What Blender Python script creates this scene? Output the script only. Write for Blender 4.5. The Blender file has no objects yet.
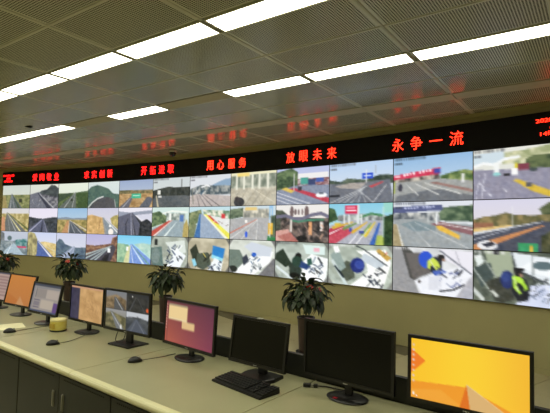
import bpy, bmesh, math, random
import numpy as np
from mathutils import Vector, Matrix
S = bpy.context.scene
COL = S.collection
# ------------------------------------------------------------------ camera, world, exposure
EYE = 1.71
cam = bpy.data.cameras.new('camera'); cam.sensor_width = 36; cam.lens = 456.94 * 36 / 550
cam.clip_start = .05
co = bpy.data.objects.new('camera', cam); COL.objects.link(co); S.camera = co
_p, _r = math.radians(2.9228), math.radians(1.2538)
_f = Vector((0, math.cos(_p), math.sin(_p))); _u = Vector((0, -math.sin(_p), math.cos(_p))); _x = Vector((1, 0, 0))
_rx = _x * math.cos(_r) + _u * math.sin(_r); _up = -_x * math.sin(_r) + _u * math.cos(_r)
_m = Matrix((_rx, _up, -_f)).transposed().to_4x4(); _m.translation = (0, 0, EYE); co.matrix_world = _m
w = bpy.data.worlds.new('world'); S.world = w; w.use_nodes = True
w.node_tree.nodes['Background'].inputs[0].default_value = (.5, .5, .4, 1); w.node_tree.nodes['Background'].inputs[1].default_value = .1
S.view_settings.view_transform = 'Standard'; S.view_settings.look = 'None'
S.view_settings.exposure = 0; S.view_settings.gamma = 1; S.view_settings.use_curve_mapping = False
LIGHT_COL = (1.0, .97, .78); LIGHT_STR = 9.5
rnd = random.Random(7)

# ------------------------------------------------------------------ helpers
def lin(c):
    return tuple(((v / 255) / 12.92 if v / 255 <= .04045 else ((v / 255 + .055) / 1.055) ** 2.4) for v in c)
def mat(name, c, rough=.5, metal=0, noise=0, nscale=8, bump=0, bscale=60, coat=0, spec=.5, c2=None, emit=0):
    m = bpy.data.materials.new(name); m.use_nodes = True; nt = m.node_tree; b = nt.nodes['Principled BSDF']
    L = lin(c); b.inputs['Base Color'].default_value = (*L, 1); b.inputs['Roughness'].default_value = rough
    b.inputs['Metallic'].default_value = metal; b.inputs['Specular IOR Level'].default_value = spec
    b.inputs['Coat Weight'].default_value = coat
    if emit: b.inputs['Emission Color'].default_value = (*L, 1); b.inputs['Emission Strength'].default_value = emit
    tc = nt.nodes.new('ShaderNodeTexCoord')
    if noise or c2:
        n = nt.nodes.new('ShaderNodeTexNoise'); n.inputs['Scale'].default_value = nscale; n.inputs['Detail'].default_value = 4
        nt.links.new(tc.outputs['Object'], n.inputs['Vector'])
        r = nt.nodes.new('ShaderNodeValToRGB'); r.color_ramp.elements[0].position = .3; r.color_ramp.elements[1].position = .7
        B = lin(c2) if c2 else tuple(v * (1 + noise) for v in L); A = L if c2 else tuple(v * (1 - noise) for v in L)
        r.color_ramp.elements[0].color = (*A, 1); r.color_ramp.elements[1].color = (*B, 1)
        nt.links.new(n.outputs['Fac'], r.inputs[0]); nt.links.new(r.outputs[0], b.inputs['Base Color'])
    if bump:
        n = nt.nodes.new('ShaderNodeTexNoise'); n.inputs['Scale'].default_value = bscale
        nt.links.new(tc.outputs['Object'], n.inputs['Vector'])
        k = nt.nodes.new('ShaderNodeBump'); k.inputs['Strength'].default_value = bump; k.inputs['Distance'].default_value = .003
        nt.links.new(n.outputs['Fac'], k.inputs['Height']); nt.links.new(k.outputs[0], b.inputs['Normal'])
    return m
def perforated(name, c, hole, pitch, rad, L, W, rough):
    m = bpy.data.materials.new(name); m.use_nodes = True; nt = m.node_tree; b = nt.nodes['Principled BSDF']
    N = nt.nodes.new; K = nt.links.new
    tc = N('ShaderNodeTexCoord'); sx = N('ShaderNodeSeparateXYZ'); K(tc.outputs['Object'], sx.inputs[0])
    def mth(op, a, bb=None, cc=None):
        n = N('ShaderNodeMath'); n.operation = op
        for i, v in enumerate((a, bb, cc)):
            if v is None: continue
            if isinstance(v, (int, float)): n.inputs[i].default_value = v
            else: K(v, n.inputs[i])
        return n.outputs[0]
    X, Y = sx.outputs[0], sx.outputs[1]
    fx = mth('SUBTRACT', mth('FRACT', mth('ADD', mth('DIVIDE', X, pitch), 100.5)), .5)
    fy = mth('SUBTRACT', mth('FRACT', mth('ADD', mth('DIVIDE', Y, pitch), 100.5)), .5)
    d = mth('SQRT', mth('ADD', mth('MULTIPLY', fx, fx), mth('MULTIPLY', fy, fy)))
    h = mth('LESS_THAN', d, rad)
    h = mth('MULTIPLY', h, mth('LESS_THAN', mth('ABSOLUTE', X), L / 2 - .022))
    h = mth('MULTIPLY', h, mth('LESS_THAN', mth('ABSOLUTE', Y), W / 2 - .016))
    mx = N('ShaderNodeMix'); mx.data_type = 'RGBA'; K(h, mx.inputs[0])
    mx.inputs[6].default_value = (*lin(c), 1); mx.inputs[7].default_value = (*lin(hole), 1)
    K(mx.outputs[2], b.inputs['Base Color'])
    K(mth('ADD', mth('MULTIPLY', h, .6), rough), b.inputs['Roughness'])
    K(mth('SUBTRACT', .5, mth('MULTIPLY', h, .5)), b.inputs['Specular IOR Level'])
    return m
def link(name, me, parent=None, m=None, loc=None, rot=None):
    o = bpy.data.objects.new(name, me); COL.objects.link(o)
    if m is not None and me is not None and len(me.materials) == 0: me.materials.append(m)
    if parent is not None: o.parent = parent
    if loc is not None: o.location = loc
    if rot is not None: o.rotation_euler = rot
    return o
def mesh(bm, name='mesh', smooth=False):
    me = bpy.data.meshes.new(name); bm.normal_update(); bm.to_mesh(me); bm.free()
    if smooth:
        for p in me.polygons: p.use_smooth = True
    return me
def box(bm, x0, x1, y0, y1, z0, z1, M=None):
    g = [bm.verts.new(Vector(v) if M is None else M @ Vector(v)) for v in ((x0,y0,z0),(x1,y0,z0),(x1,y1,z0),(x0,y1,z0),(x0,y0,z1),(x1,y0,z1),(x1,y1,z1),(x0,y1,z1))]
    for f in ((3,2,1,0),(4,5,6,7),(0,1,5,4),(1,2,6,5),(2,3,7,6),(3,0,4,7)): bm.faces.new([g[i] for i in f])
def boxm(*a, bev=0, M=None):
    bm = bmesh.new(); box(bm, *a, M=M)
    if bev: bmesh.ops.bevel(bm, geom=bm.edges[:], offset=bev, segments=2, profile=.5, affect='EDGES', clamp_overlap=True)
    return mesh(bm)
def prism(pts, z0, z1, bev=0):
    bm = bmesh.new(); a = [bm.verts.new((x, y, z0)) for x, y in pts]; b = [bm.verts.new((x, y, z1)) for x, y in pts]
    n = len(pts); bm.faces.new(a[::-1]); top = bm.faces.new(b)
    for i in range(n): bm.faces.new((a[i], a[(i+1) % n], b[(i+1) % n], b[i]))
    if bev: bmesh.ops.bevel(bm, geom=list(top.edges), offset=bev, segments=2, profile=.5, affect='EDGES')
    return mesh(bm)
def lathe(prof, seg=24, sx=1, sy=1, smooth=True):
    bm = bmesh.new(); rings = []
    for r, z in prof:
        rings.append([bm.verts.new((math.cos(2*math.pi*i/seg)*r*sx, math.sin(2*math.pi*i/seg)*r*sy, z)) for i in range(seg)])
    for a, b in zip(rings, rings[1:]):
        for i in range(seg): bm.faces.new((a[i], a[(i+1) % seg], b[(i+1) % seg], b[i]))
    bm.faces.new(rings[0][::-1]); bm.faces.new(rings[-1])
    return mesh(bm, smooth=smooth)
def tube(pts, r, seg=8):
    P = [Vector(p) for p in pts]
    for _ in range(2):
        Q = [P[0]]
        for a, b in zip(P, P[1:]): Q += [a*.75+b*.25, a*.25+b*.75]
        P = Q + [P[-1]]
    bm = bmesh.new(); prev = None
    for i, p in enumerate(P):
        d = (P[min(i+1, len(P)-1)] - P[max(i-1, 0)]).normalized()
        s = d.cross(Vector((0, 0, 1))); s = s.normalized() if s.length > 1e-4 else Vector((1, 0, 0)); t = s.cross(d)
        rr = r[i*(len(r)-1)//(len(P)-1)] if isinstance(r, list) else r
        ring = [bm.verts.new(p + (s*math.cos(2*math.pi*k/seg) + t*math.sin(2*math.pi*k/seg))*rr) for k in range(seg)]
        if prev:
            for k in range(seg): bm.faces.new((prev[k], prev[(k+1) % seg], ring[(k+1) % seg], ring[k]))
        else: bm.faces.new(ring[::-1])
        prev = ring
    bm.faces.new(prev)
    return mesh(bm, smooth=True)
def tag(o, label=None, cat=None, group=None, kind=None):
    if label: o['label'] = label
    if cat: o['category'] = cat
    if group: o['group'] = group
    if kind: o['kind'] = kind
    return o
def thing(name, label, cat, loc=(0, 0, 0), rot=(0, 0, 0), group=None):
    o = link(name, None, None, None, loc, rot); return tag(o, label, cat, group)

# frames: desk frame (t along the desk, n away from the camera) and ceiling frame (a along the lights, b towards the wall)
DT = -math.atan2(.616, .788); CT = math.radians(-35.38); CE = 3.39; CH = CE - EYE
def dw(t, n, z=0): return Vector((t*.788 + n*.616, -t*.616 + n*.788, z))
def cw(a, b, z=0): return Vector((a*math.cos(CT) - b*math.sin(CT), a*math.sin(CT) + b*math.cos(CT), z))

# materials
M = dict(
    wall=mat('wall_paint', (172, 165, 118), .6, noise=.04, nscale=1.5, bump=.15, bscale=90),
    floor=mat('floor_tile_stone', (186, 178, 142), .3, noise=.05, nscale=3),
    floor_joint=mat('floor_joint', (120, 114, 88), .8, noise=.1),
    panel=perforated('perforated_panel', (204, 203, 176), (42, 42, 32), .0215, .36, 1.15, .6, .2),
    blank=mat('blank_panel', (178, 172, 142), .7, noise=.02),
    seam=mat('ceiling_void', (80, 80, 62), .8, noise=.1),
    rib=mat('ceiling_rib', (182, 180, 150), .45, noise=.03),
    light_frame=mat('light_frame', (190, 188, 160), .4, noise=.02),
    black=mat('black_plastic', (14, 14, 13), .38, noise=.15, nscale=30, bump=.05, bscale=400),
    black_metal=mat('black_metal', (22, 24, 20), .5, noise=.1, nscale=20),
    cab=mat('dark_cabinet_paint', (44, 46, 38), .5, noise=.06, nscale=5),
    void=mat('dark_slot', (8, 8, 7), .9, noise=.1),
    top=mat('worktop_laminate', (152, 150, 116), .34, noise=.035, nscale=4),
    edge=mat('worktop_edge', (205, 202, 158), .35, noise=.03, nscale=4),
    chrome=mat('brushed_handle', (165, 165, 150), .35, .9, noise=.05, nscale=30),
    led_body=mat('led_panel_black', (15, 14, 10), .7, noise=.1, nscale=40, spec=.2),
    off=mat('switched_off_screen', (9, 10, 8), .3, noise=.05, nscale=4, spec=.25),
    pot=mat('dark_red_brown_pot', (46, 29, 25), .35, noise=.2, nscale=9),
    soil=mat('soil', (40, 30, 22), .95, noise=.3, nscale=60, bump=.6),
    leaf=mat('leaf_green', (32, 46, 25), .45, c2=(52, 70, 37), nscale=5),
    leaf2=mat('leaf_dark_green', (28, 42, 24), .45, c2=(46, 62, 36), nscale=5),
    stem=mat('plant_stem', (70, 72, 44), .6, noise=.2),
    flower=mat('red_flower', (205, 60, 55), .35, noise=.1, nscale=20),
    flower2=mat('cream_flower', (205, 195, 150), .4, noise=.1, nscale=20),
    paper=mat('white_paper', (222, 218, 180), .7, noise=.02),
    tin=mat('yellow_tin', (196, 180, 66), .4, c2=(214, 202, 110), nscale=14),
    tinlid=mat('cream_lid', (214, 204, 140), .45, noise=.03),
    tinlabel=mat('tin_band', (176, 150, 50), .4, noise=.1, nscale=20),
    sticker=mat('red_sticker', (190, 40, 60), .4, noise=.05),
    key=mat('black_keys', (20, 20, 19), .5, noise=.1, nscale=40),
    logo=mat('pale_grey_mark', (150, 150, 140), .4, noise=.05),
    white_plastic=mat('white_plastic', (190, 186, 165), .4, noise=.03),
    dome=mat('smoked_dome', (20, 18, 16), .12, noise=.05),
)
def ledmat(name, rgb):
    m = mat(name, (30, 4, 2), .5, noise=.05); b = m.node_tree.nodes['Principled BSDF']
    b.inputs['Emission Color'].default_value = (*rgb, 1); b.inputs['Emission Strength'].default_value = 1; return m
M['led'] = ledmat('led_red_orange', (7.5, .15, .05)); M['led_far'] = ledmat('led_red', (7, .05, .045))
mL = mat('light_diffuser', (235, 235, 220), .5, noise=.01); _b = mL.node_tree.nodes['Principled BSDF']
_b.inputs['Emission Color'].default_value = (*LIGHT_COL, 1); _b.inputs['Emission Strength'].default_value = LIGHT_STR
def screenmat(name, s):
    m = bpy.data.materials.new(name); m.use_nodes = True; nt = m.node_tree; b = nt.nodes['Principled BSDF']
    b.inputs['Base Color'].default_value = (.01, .01, .01, 1); b.inputs['Roughness'].default_value = .45; b.inputs['Specular IOR Level'].default_value = .3
    a = nt.nodes.new('ShaderNodeVertexColor'); a.layer_name = 'Picture'
    nt.links.new(a.outputs['Color'], b.inputs['Emission Color']); b.inputs['Emission Strength'].default_value = s
    return m
M['screen'] = screenmat('lit_screen', 1.0); M['mscreen'] = screenmat('lit_monitor_screen', .95)

# ------------------------------------------------------------------ the room
WP = [(-9.31, 14.21), (-8.202, 13.729), (-7.108, 13.217), (-6.025, 12.677), (-4.965, 12.098), (-3.929, 11.48), (-2.908, 10.832), (-1.906, 10.158),
      (-0.925, 9.449), (0.02, 8.694), (0.935, 7.903), (1.835, 7.093), (2.721, 6.266), (3.583, 5.418), (4.423, 4.548), (5.239, 3.657), (6.03, 2.745), (6.79, 1.81)]
def offs(k, d):      # vertex k of the wall line moved d metres away from the room
    a = Vector(WP[max(k-1, 0)]); b = Vector(WP[min(k+1, len(WP)-1)]); e = (b-a).normalized(); return Vector(WP[k]) + Vector((-e.y, e.x))*d
def wallstrip(name, d0, d1, z0, z1, m, k0=0, k1=None):
    k1 = len(WP)-1 if k1 is None else k1; bm = bmesh.new(); R = []
    for k in range(k0, k1+1):
        p, q = offs(k, d0), offs(k, d1); R.append([bm.verts.new((v.x, v.y, z)) for v, z in ((p, z0), (q, z0), (q, z1), (p, z1))])
    for a, b in zip(R, R[1:]):
        for i in range(4): bm.faces.new((a[i], b[i], b[(i+1) % 4], a[(i+1) % 4]))
    bm.faces.new(R[0]); bm.faces.new(R[-1][::-1]); bmesh.ops.recalc_face_normals(bm, faces=bm.faces[:])
    return tag(link(name, mesh(bm), None, m), kind='structure')
wallstrip('wall_front', .062, .2, 0, CE, M['wall'])
wallstrip('trim_1', .035, .062, CE-.055, CE, M['wall'])
wallstrip('baseboard_front', .045, .062, 0, .07, M['wall'])
def slab(name, t0, t1, n0, n1, z0, z1, m):
    return tag(link(name, boxm(t0, t1, n0, n1, z0, z1), None, m, None, (0, 0, DT)), kind='structure')
T0, T1, N0, N1 = -16.2, 4.25, -3.2, 7.6
floor = slab('floor', T0-.2, T1+.2, N0-.2, N1, -.1, -.012, M['floor_joint'])
slab('wall_left', T0-.2, T0, N0-.2, 5.6, 0, CE, M['wall'])
slab('wall_right', T1, T1+.2, N0-.2, 5.8, 0, CE, M['wall'])
slab('wall_rear', T0, T1, N0-.2, N0, 0, CE, M['wall'])
bpy.context.view_layer.update()
# floor tiles: laid square to the curve's middle
FT = math.radians(-54); TS = .8; tm = boxm(-TS/2+.004, TS/2-.004, -TS/2+.004, TS/2-.004, -.012, 0, bev=.0015)
Rf = Matrix.Rotation(FT, 3, 'Z'); Rd = Matrix.Rotation(-DT, 3, 'Z')
tiles = []
for i in range(-22, 12):
    for j in range(-4, 22):
        c = Rf @ Vector((i*TS+.26, j*TS+.1, 0)); q = Rd @ c
        if not (T0+.6 < q.x < T1-.5 and N0+.5 < q.y): continue
        # keep the tiles that lie in front of the wall line
        ok = True
        for a, b in zip(WP, WP[1:]):
            e = Vector(b)-Vector(a); nrm = Vector((-e.y, e.x)).normalized()
            if (Vector((c.x, c.y))-Vector(a)).dot(nrm) > -.05: ok = False
        if ok and q.y > 1.2: tiles.append(c)
tiles.sort(key=lambda c: c.length)
for c in tiles[:300]:
    o = link('floor_tile', tm, floor, M['floor']); o.matrix_world = Matrix.Translation(c) @ Matrix.Rotation(FT, 4, 'Z')
bm = bmesh.new()
for c in tiles[300:]: box(bm, -TS/2+.004, TS/2-.004, -TS/2+.004, TS/2-.004, -.012, 0, M=Matrix.Translation(c) @ Matrix.Rotation(FT, 4, 'Z'))
if tiles[300:]: tag(link('floor_tile_field', mesh(bm), floor, M['floor']), kind='stuff')

# ceiling
ceil = tag(link('ceiling', boxm(T0-.2, T1+.2, N0-.2, N1, CE+.03, CE+.13), None, M['seam'], None, (0, 0, DT)), kind='structure')
bpy.context.view_layer.update()
PA = .70*CH; A0 = -.85*CH
def cell_a(i): return A0 + (i+.5)*PA      # centre of cell i (cell 0 runs from a seam at -0.85)
strip_b = lambda k: (1.54 + .9025*k)*CH
SW = .155*CH
Lp = PA-.03
def panel_mesh(W):
    bm = bmesh.new(); box(bm, -Lp/2, Lp/2, -W/2, W/2, 0, .022)
    me = mesh(bm); return me
pm = {}
lights_on = {2-1: None}
def cobj(name, me, m, a, b, z, parent):
    o = link(name, me, parent, m); o.matrix_world = Matrix.Translation(cw(a, b, z)) @ Matrix.Rotation(CT, 4, 'Z'); return o
WA, WB = .367*CH, .372*CH
pmA = panel_mesh(WA-.019); pmB = panel_mesh(WB-.019); bl = boxm(-Lp/2-.012, Lp/2+.012, -SW/2+.004, SW/2-.004, -.004, .022)
ribA = boxm(-.013, .013, -(.9025*CH-SW)/2, (.9025*CH-SW)/2, -.003, .02); ribB = boxm(-Lp/2-.012, Lp/2+.012, -.008, .008, -.004, .02)
lf = bmesh.new()
for s in (-1, 1):
    box(lf, -Lp/2, Lp/2, s*(SW/2-.008)-.005, s*(SW/2-.008)+.005, -.008, .02); box(lf, s*(Lp/2-.01)-.01, s*(Lp/2-.01)+.01, -SW/2+.013, SW/2-.013, -.008, .02)
lf = mesh(lf); ld = boxm(-Lp/2+.02, Lp/2-.02, -SW/2+.014, SW/2-.014, -.005, .015)
def inside(a, b):
    p = cw(a, b); q = Rd @ p
    return T0 < q.x < T1 and N0 < q.y < 7.3
LN = {}
def clight(i, k, label, group):
    b = strip_b(k)+SW/2; p = cw(cell_a(i), b, CE)
    t = thing('ceiling_light', label, 'light', p, (0, 0, CT), group)
    link('light_frame', lf, t, M['light_frame']); link('diffuser', ld, t, mL)
near_names = {-5: 'near-row ceiling light cut off by the left edge of the photo', -4: 'fourth glowing light of the near ceiling row counted from its nearest end',
              -3: 'third glowing light of the near ceiling row counted from its nearest end', -2: 'second glowing light of the near ceiling row, next to the one cut off above', -1: 'near-row ceiling light cut off by the top edge of the photo'}
wall_names = {-7: 'ceiling light at the left edge of the photo in the row nearest the screens', -6: 'far ceiling light next to the small round detector, before a blank panel',
              -4: 'lone glowing ceiling light between two blank panels of the row nearest the screens', -2: 'first ceiling light after the lone one, at the start of the longer lit run',
              -1: 'middle ceiling light of the longer lit run in the row nearest the screens', 0: 'longest-looking ceiling light at the right edge of the photo'}
for k in range(-3, 4):
    for i in range(-13, 6):
        a = cell_a(i); b = strip_b(k)+SW/2
        if k >= -2:
            for W_, pmx, bb in ((WA, pmA, strip_b(k)+SW+WA/2), (WB, pmB, strip_b(k)+SW+WA+WB/2)):
                if inside(a, bb) and bb < 7.35: cobj('ceiling_panel', pmx, M['panel'], a, bb, CE, ceil)
            if inside(a, b) and b < 7.3:
                cobj('ceiling_rib', ribA, M['rib'], a-PA/2, strip_b(k)+SW+(.9025*CH-SW)/2, CE, ceil)
                cobj('ceiling_rib', ribB, M['rib'], a, strip_b(k)+SW+WA, CE, ceil)
        if not inside(a, b) or b > 7.3: continue
        if k == 1: on = i in (-8, -7, -6, -4, -2, -1, 0)
        elif k >= 2: on = False
        else: on = i < 2
        if on:
            if k == 0 and i in near_names: clight(i, k, near_names[i], 'near row of ceiling lights')
            elif k == 1 and i in wall_names: clight(i, k, wall_names[i], 'ceiling lights nearest the screens')
            else: clight(i, k, 'glowing ceiling light panel of the rows that run out of the photo', 'ceiling lights beyond the photo')
        else: cobj('blank_panel', bl, M['blank'], a, b, CE, ceil)

# ------------------------------------------------------------------ painted screen pictures (flat content of lit screens)
class Pic:
    def __init__(s, W=64, H=36, seed=0, bg=(120, 120, 120)):
        s.W, s.H = W, H; s.w, s.h = W*2, H*2; s.a = np.zeros((s.h, s.w, 3)); s.a[:] = bg
        s.X, s.Y = np.meshgrid((np.arange(s.w)+.5)/s.w, (np.arange(s.h)+.5)/s.h); s.r = np.random.RandomState(seed)
    def mask(s, pts):
        m = np.zeros((s.h, s.w), bool); n = len(pts)
        for i in range(n):
            x1, y1 = pts[i]; x2, y2 = pts[(i+1) % n]
            if y1 == y2: continue
            c = ((y1 > s.Y) != (y2 > s.Y)) & (s.X < (x2-x1)*(s.Y-y1)/(y2-y1)+x1); m ^= c
        return m
    def noise(s, sc, sy=None):
        sy = sy or sc; g = s.r.rand(int(sy)+2, int(sc)+2); x = s.X*sc; y = s.Y*sy; i = x.astype(int); j = y.astype(int); u = x-i; v = y-j
        u = u*u*(3-2*u); v = v*v*(3-2*v)
        return (g[j, i]*(1-u)+g[j, i+1]*u)*(1-v)+(g[j+1, i]*(1-u)+g[j+1, i+1]*u)*v
    def put(s, m, c, al=1.): s.a[m] = s.a[m]*(1-al)+np.array(c)*al; return s
    def poly(s, pts, c, al=1.): return s.put(s.mask(pts), c, al)
    def rect(s, x0, y0, x1, y1, c, al=1.): return s.put((s.X >= x0) & (s.X < x1) & (s.Y >= y0) & (s.Y < y1), c, al)
    def ell(s, x, y, rx, ry, c, al=1.): return s.put(((s.X-x)/rx)**2+((s.Y-y)/ry)**2 < 1, c, al)
    def grad(s, y0, y1, c0, c1, m=None):
        t = np.clip((s.Y-y0)/(y1-y0), 0, 1)[..., None]; g = np.array(c0)*(1-t)+np.array(c1)*t
        k = (s.Y >= y0) & (s.Y < y1) if m is None else m; s.a[k] = g[k]; return s
    def tex(s, pts, c1, c2, sc=14, sy=None, al=1.):
        m = s.mask(pts); n = np.clip((s.noise(sc, sy)*.6+s.noise(sc*2.3, (sy or sc)*2.3)*.4-.5)*2.2+.5, 0, 1)[..., None]
        g = np.array(c1)*(1-n)+np.array(c2)*n; s.a[m] = s.a[m]*(1-al)+g[m]*al; return s
    def line(s, pts, wd, c, w2=None, al=1.):
        w2 = wd if w2 is None else w2; n = len(pts)-1
        for i in range(n):
            x1, y1 = pts[i]; x2, y2 = pts[i+1]; dx, dy = (x2-x1), (y2-y1)*9/16; L2 = dx*dx+dy*dy+1e-9
            t = np.clip(((s.X-x1)*dx+(s.Y-y1)*9/16*dy)/L2, 0, 1); dd = np.hypot(s.X-x1-t*dx, (s.Y-y1)*9/16-t*dy)
            ww = wd+(w2-wd)*(i+t)/n; s.put(dd < ww/2, c, al)
        return s
    def stamp(s, n, box_, cols, sz):
        x0, y0, x1, y1 = box_
        for _ in range(n):
            x = s.r.uniform(x0, x1); y = s.r.uniform(y0, y1); a = s.r.choice([.5, .9, 2.2, 2.6])+s.r.uniform(-.2, .2); l = s.r.uniform(.4, 1.1)*sz
            s.line([(x-l*math.cos(a)*.6, y-l*math.sin(a)), (x+l*math.cos(a)*.6, y+l*math.sin(a))], s.r.uniform(.1, .35)*sz, cols[s.r.randint(len(cols))], al=.8)
        return s
    def out(s, g=0):
        if g: s.a[:] = (s.a-128)*1.07+133
        if g:      # the fine detail of a compressed camera picture: small patches, more in the ground than in the sky
            n = s.noise(34, 20)*.5+s.noise(60, 34)*.5-.5; n2 = s.noise(22, 14)-.5; k = np.clip((s.Y-.28)*4, .12, 1)*g
            lum = s.a.mean(2); k = k*np.where(lum > 215, .35, 1); s.a += (n*90*k)[..., None]+(n2*40*k)[..., None]*np.array((.5, .3, 0))
        a = s.a.reshape(s.H, 2, s.W, 2, 3).mean((1, 3))
        if g: a = a*.72+(np.roll(a, 1, 1)+np.roll(a, -1, 1))*.14; 
        return np.clip(a, 0, 255)
def picmesh(pic, w_, h_, g=0):
    a = pic.out(g); H, W = a.shape[:2]; me = bpy.data.meshes.new('screen')
    xs = np.linspace(-w_/2, w_/2, W); zs = np.linspace(h_/2, -h_/2, H); X, Z = np.meshgrid(xs, zs)
    v = np.stack([X, np.zeros_like(X), Z], -1).reshape(-1, 3)
    i = np.arange((H-1)*(W-1)); r = i//(W-1); c = i % (W-1); p = r*W+c
    f = np.stack([p, p+W, p+W+1, p+1], -1)
    me.vertices.add(len(v)); me.vertices.foreach_set('co', v.ravel()); me.loops.add(f.size); me.loops.foreach_set('vertex_index', f.ravel())
    me.polygons.add(len(f)); me.polygons.foreach_set('loop_start', np.arange(len(f))*4); me.polygons.foreach_set('loop_total', np.full(len(f), 4)); me.update(calc_edges=True)
    x = a.reshape(-1, 3)/255; L = np.where(x <= .04045, x/12.92, ((x+.055)/1.055)**2.4)
    at = me.color_attributes.new('Picture', 'FLOAT_COLOR', 'POINT'); at.data.foreach_set('color', np.concatenate([L, np.ones((len(L), 1))], 1).ravel().astype(np.float32))
    return me
full = [(0, 0), (1, 0), (1, 1), (0, 1)]
def stamp_text(p, x0=.02, y0=.02, n=2, c=(70, 70, 75)):
    for k in range(n):
        x = x0
        while x < x0+(.42 if k == 0 else .12): p.rect(x, y0+k*.09, x+.018, y0+k*.09+.05, c, .7); x += .03
    return p
def road(seed, sky0, sky1, hz, g1, g2, vp, a, b, rc=(92, 96, 104), lines=(), lc=(205, 205, 205), sc=14):
    """open country: sky, textured ground from hz down, a road from the vanishing point to a..b on the lower edge"""
    p = Pic(seed=seed); p.grad(0, 1, sky0, sky1); p.tex([(0, hz), (1, hz), (1, 1), (0, 1)], g1, g2, sc, sc)
    p.poly([(vp[0]-.008, vp[1]), (vp[0]+.008, vp[1]), (b, 1), (a, 1)], rc)
    for x, wd in lines: p.line([vp, (x, 1.02)], .004, lc, wd)
    return p
def booth(seed, base=(150, 155, 150), desk=(228, 230, 228), dark=(62, 68, 64)):
    p = Pic(seed=seed, bg=base); p.tex(full, tuple(v-14 for v in base), tuple(min(255, v+14) for v in base), 5); return p
def ring(p, c=(120, 120, 122)):
    p.a[:] = (p.a-150)*1.22+146; m = ((p.X-.5)/.54)**2+((p.Y-.5)/.74)**2 > 1; p.put(m, tuple(v-14 for v in c)); return p
D = {}
# --- top row
p = road(1, (196, 204, 198), (214, 214, 196), .42, (104, 112, 74), (150, 150, 104), (.34, .36), .22, .74, (98, 106, 108), [(.3, .02), (.62, .02), (.46, .012)]); p.poly([(0, .5), (.12, .45), (.2, 1), (0, 1)], (160, 142, 96), .8); p.line([(.36, .4), (.62, 1)], .01, (70, 84, 66), .06); p.rect(.62, .6, .72, .75, (58, 62, 50)); D[0, 0] = p
p = Pic(seed=2); p.grad(0, 1, (214, 216, 204), (200, 204, 200)); p.tex([(.25, .4), (.42, .26), (.6, .22), (.74, .04), (.86, .06), (1, .2), (1, 1), (.25, 1)], (58, 64, 68), (84, 92, 92), 9); p.poly([(0, .42), (.3, .32), (.36, .36), (1, .8), (1, 1), (0, 1)], (112, 114, 124)); p.tex([(.38, .4), (1, .56), (1, 1), (.8, 1)], (74, 74, 84), (142, 142, 146), 12); p.line([(.28, .36), (.7, 1)], .02, (58, 60, 74), .1); p.line([(.33, .38), (.86, 1)], .008, (196, 196, 196), .02); p.stamp(6, (.1, .5, .45, .9), [(50, 52, 58), (190, 190, 190)], .06); D[0, 1] = p
p = road(3, (222, 228, 214), (210, 220, 200), .4, (58, 76, 50), (104, 120, 78), (.58, .36), .0, .62, (96, 104, 98), [(.2, .02), (.48, .016)]); p.poly([(0, .45), (.3, .4), (.52, .38), (0, .8)], (64, 80, 62)); p.poly([(.6, .38), (.72, .36), (1, .32), (1, 1), (.7, 1)], (62, 84, 52), .8); p.rect(.42, .62, .5, .72, (52, 60, 50)); D[0, 2] = p
p = Pic(seed=4); p.grad(0, 1, (208, 218, 216), (196, 208, 206)); p.tex([(0, .3), (.1, .18), (.3, .12), (.5, .2), (.66, .28), (.8, .46), (1, .5), (1, 1), (0, 1)], (66, 92, 86), (88, 112, 100), 7); p.poly([(.04, 1), (.2, .78), (.4, .62), (.62, .58), (.82, .66), (.92, 1)], (80, 80, 84)); p.line([(.02, .98), (.14, .8), (.32, .64), (.5, .57)], .03, (206, 208, 204)); p.line([(.86, .7), (.9, 1)], .02, (180, 180, 180)); D[0, 3] = p
p = road(5, (150, 166, 196), (196, 204, 210), .4, (150, 118, 78), (196, 164, 118), (.46, .5), .0, .3, (96, 98, 108), [(.1, .016)]); p.tex([(0, .36), (1, .38), (1, .5), (0, .5)], (92, 92, 66), (150, 130, 92), 18); p.poly([(.84, .62), (.92, .62), (1, .7), (.9, 1), (.6, 1)], (92, 96, 106)); p.rect(.38, .5, .66, .66, (70, 178, 142)); p.rect(.42, .55, .62, .58, (190, 230, 210)); D[0, 4] = p
p = Pic(seed=6); p.grad(0, 1, (196, 204, 206), (208, 212, 208)); p.tex([(0, .42), (.2, .36), (.45, .3), (.6, .34), (1, .34), (1, .8), (0, .8)], (40, 46, 44), (72, 76, 72), 16, 8); p.tex([(0, .72), (.1, .6), (1, .62), (1, 1), (0, 1)], (82, 88, 92), (98, 102, 104), 5); p.line([(.78, .08), (.78, .34)], .012, (60, 60, 60)); p.rect(.13, .42, .22, .56, (222, 222, 214)); p.rect(.16, .6, .25, .66, (210, 210, 205)); p.line([(.1, .6), (.16, 1)], .02, (200, 190, 160), .05); D[0, 5] = p; stamp_text(p)
p = Pic(seed=7); p.grad(0, 1, (210, 214, 220), (214, 216, 218)); p.poly([(.5, .36), (.7, .24), (.86, .16), (1, .14), (1, .5), (.5, .5)], (138, 164, 188)); p.tex([(0, .42), (.3, .3), (.6, .34), (1, .36), (1, .62), (0, .62)], (70, 84, 92), (170, 172, 166), 20, 10); p.poly([(0, .66), (.2, .58), (1, .68), (1, 1), (0, 1)], (184, 174, 170)); 
for x in (.16, .32, .48, .66): p.line([(.12+x*.35, .6), (x+.1, 1)], .006, (112, 106, 106), .02)
p.line([(.3, .38), (.42, .32), (.5, .36)], .03, (228, 228, 228)); p.stamp(8, (.12, .42, .4, .58), [(58, 96, 126), (220, 220, 216), (64, 72, 84)], .07); p.line([(.06, .45), (.1, .9)], .02, (120, 120, 110)); D[0, 6] = p; stamp_text(p)
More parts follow.
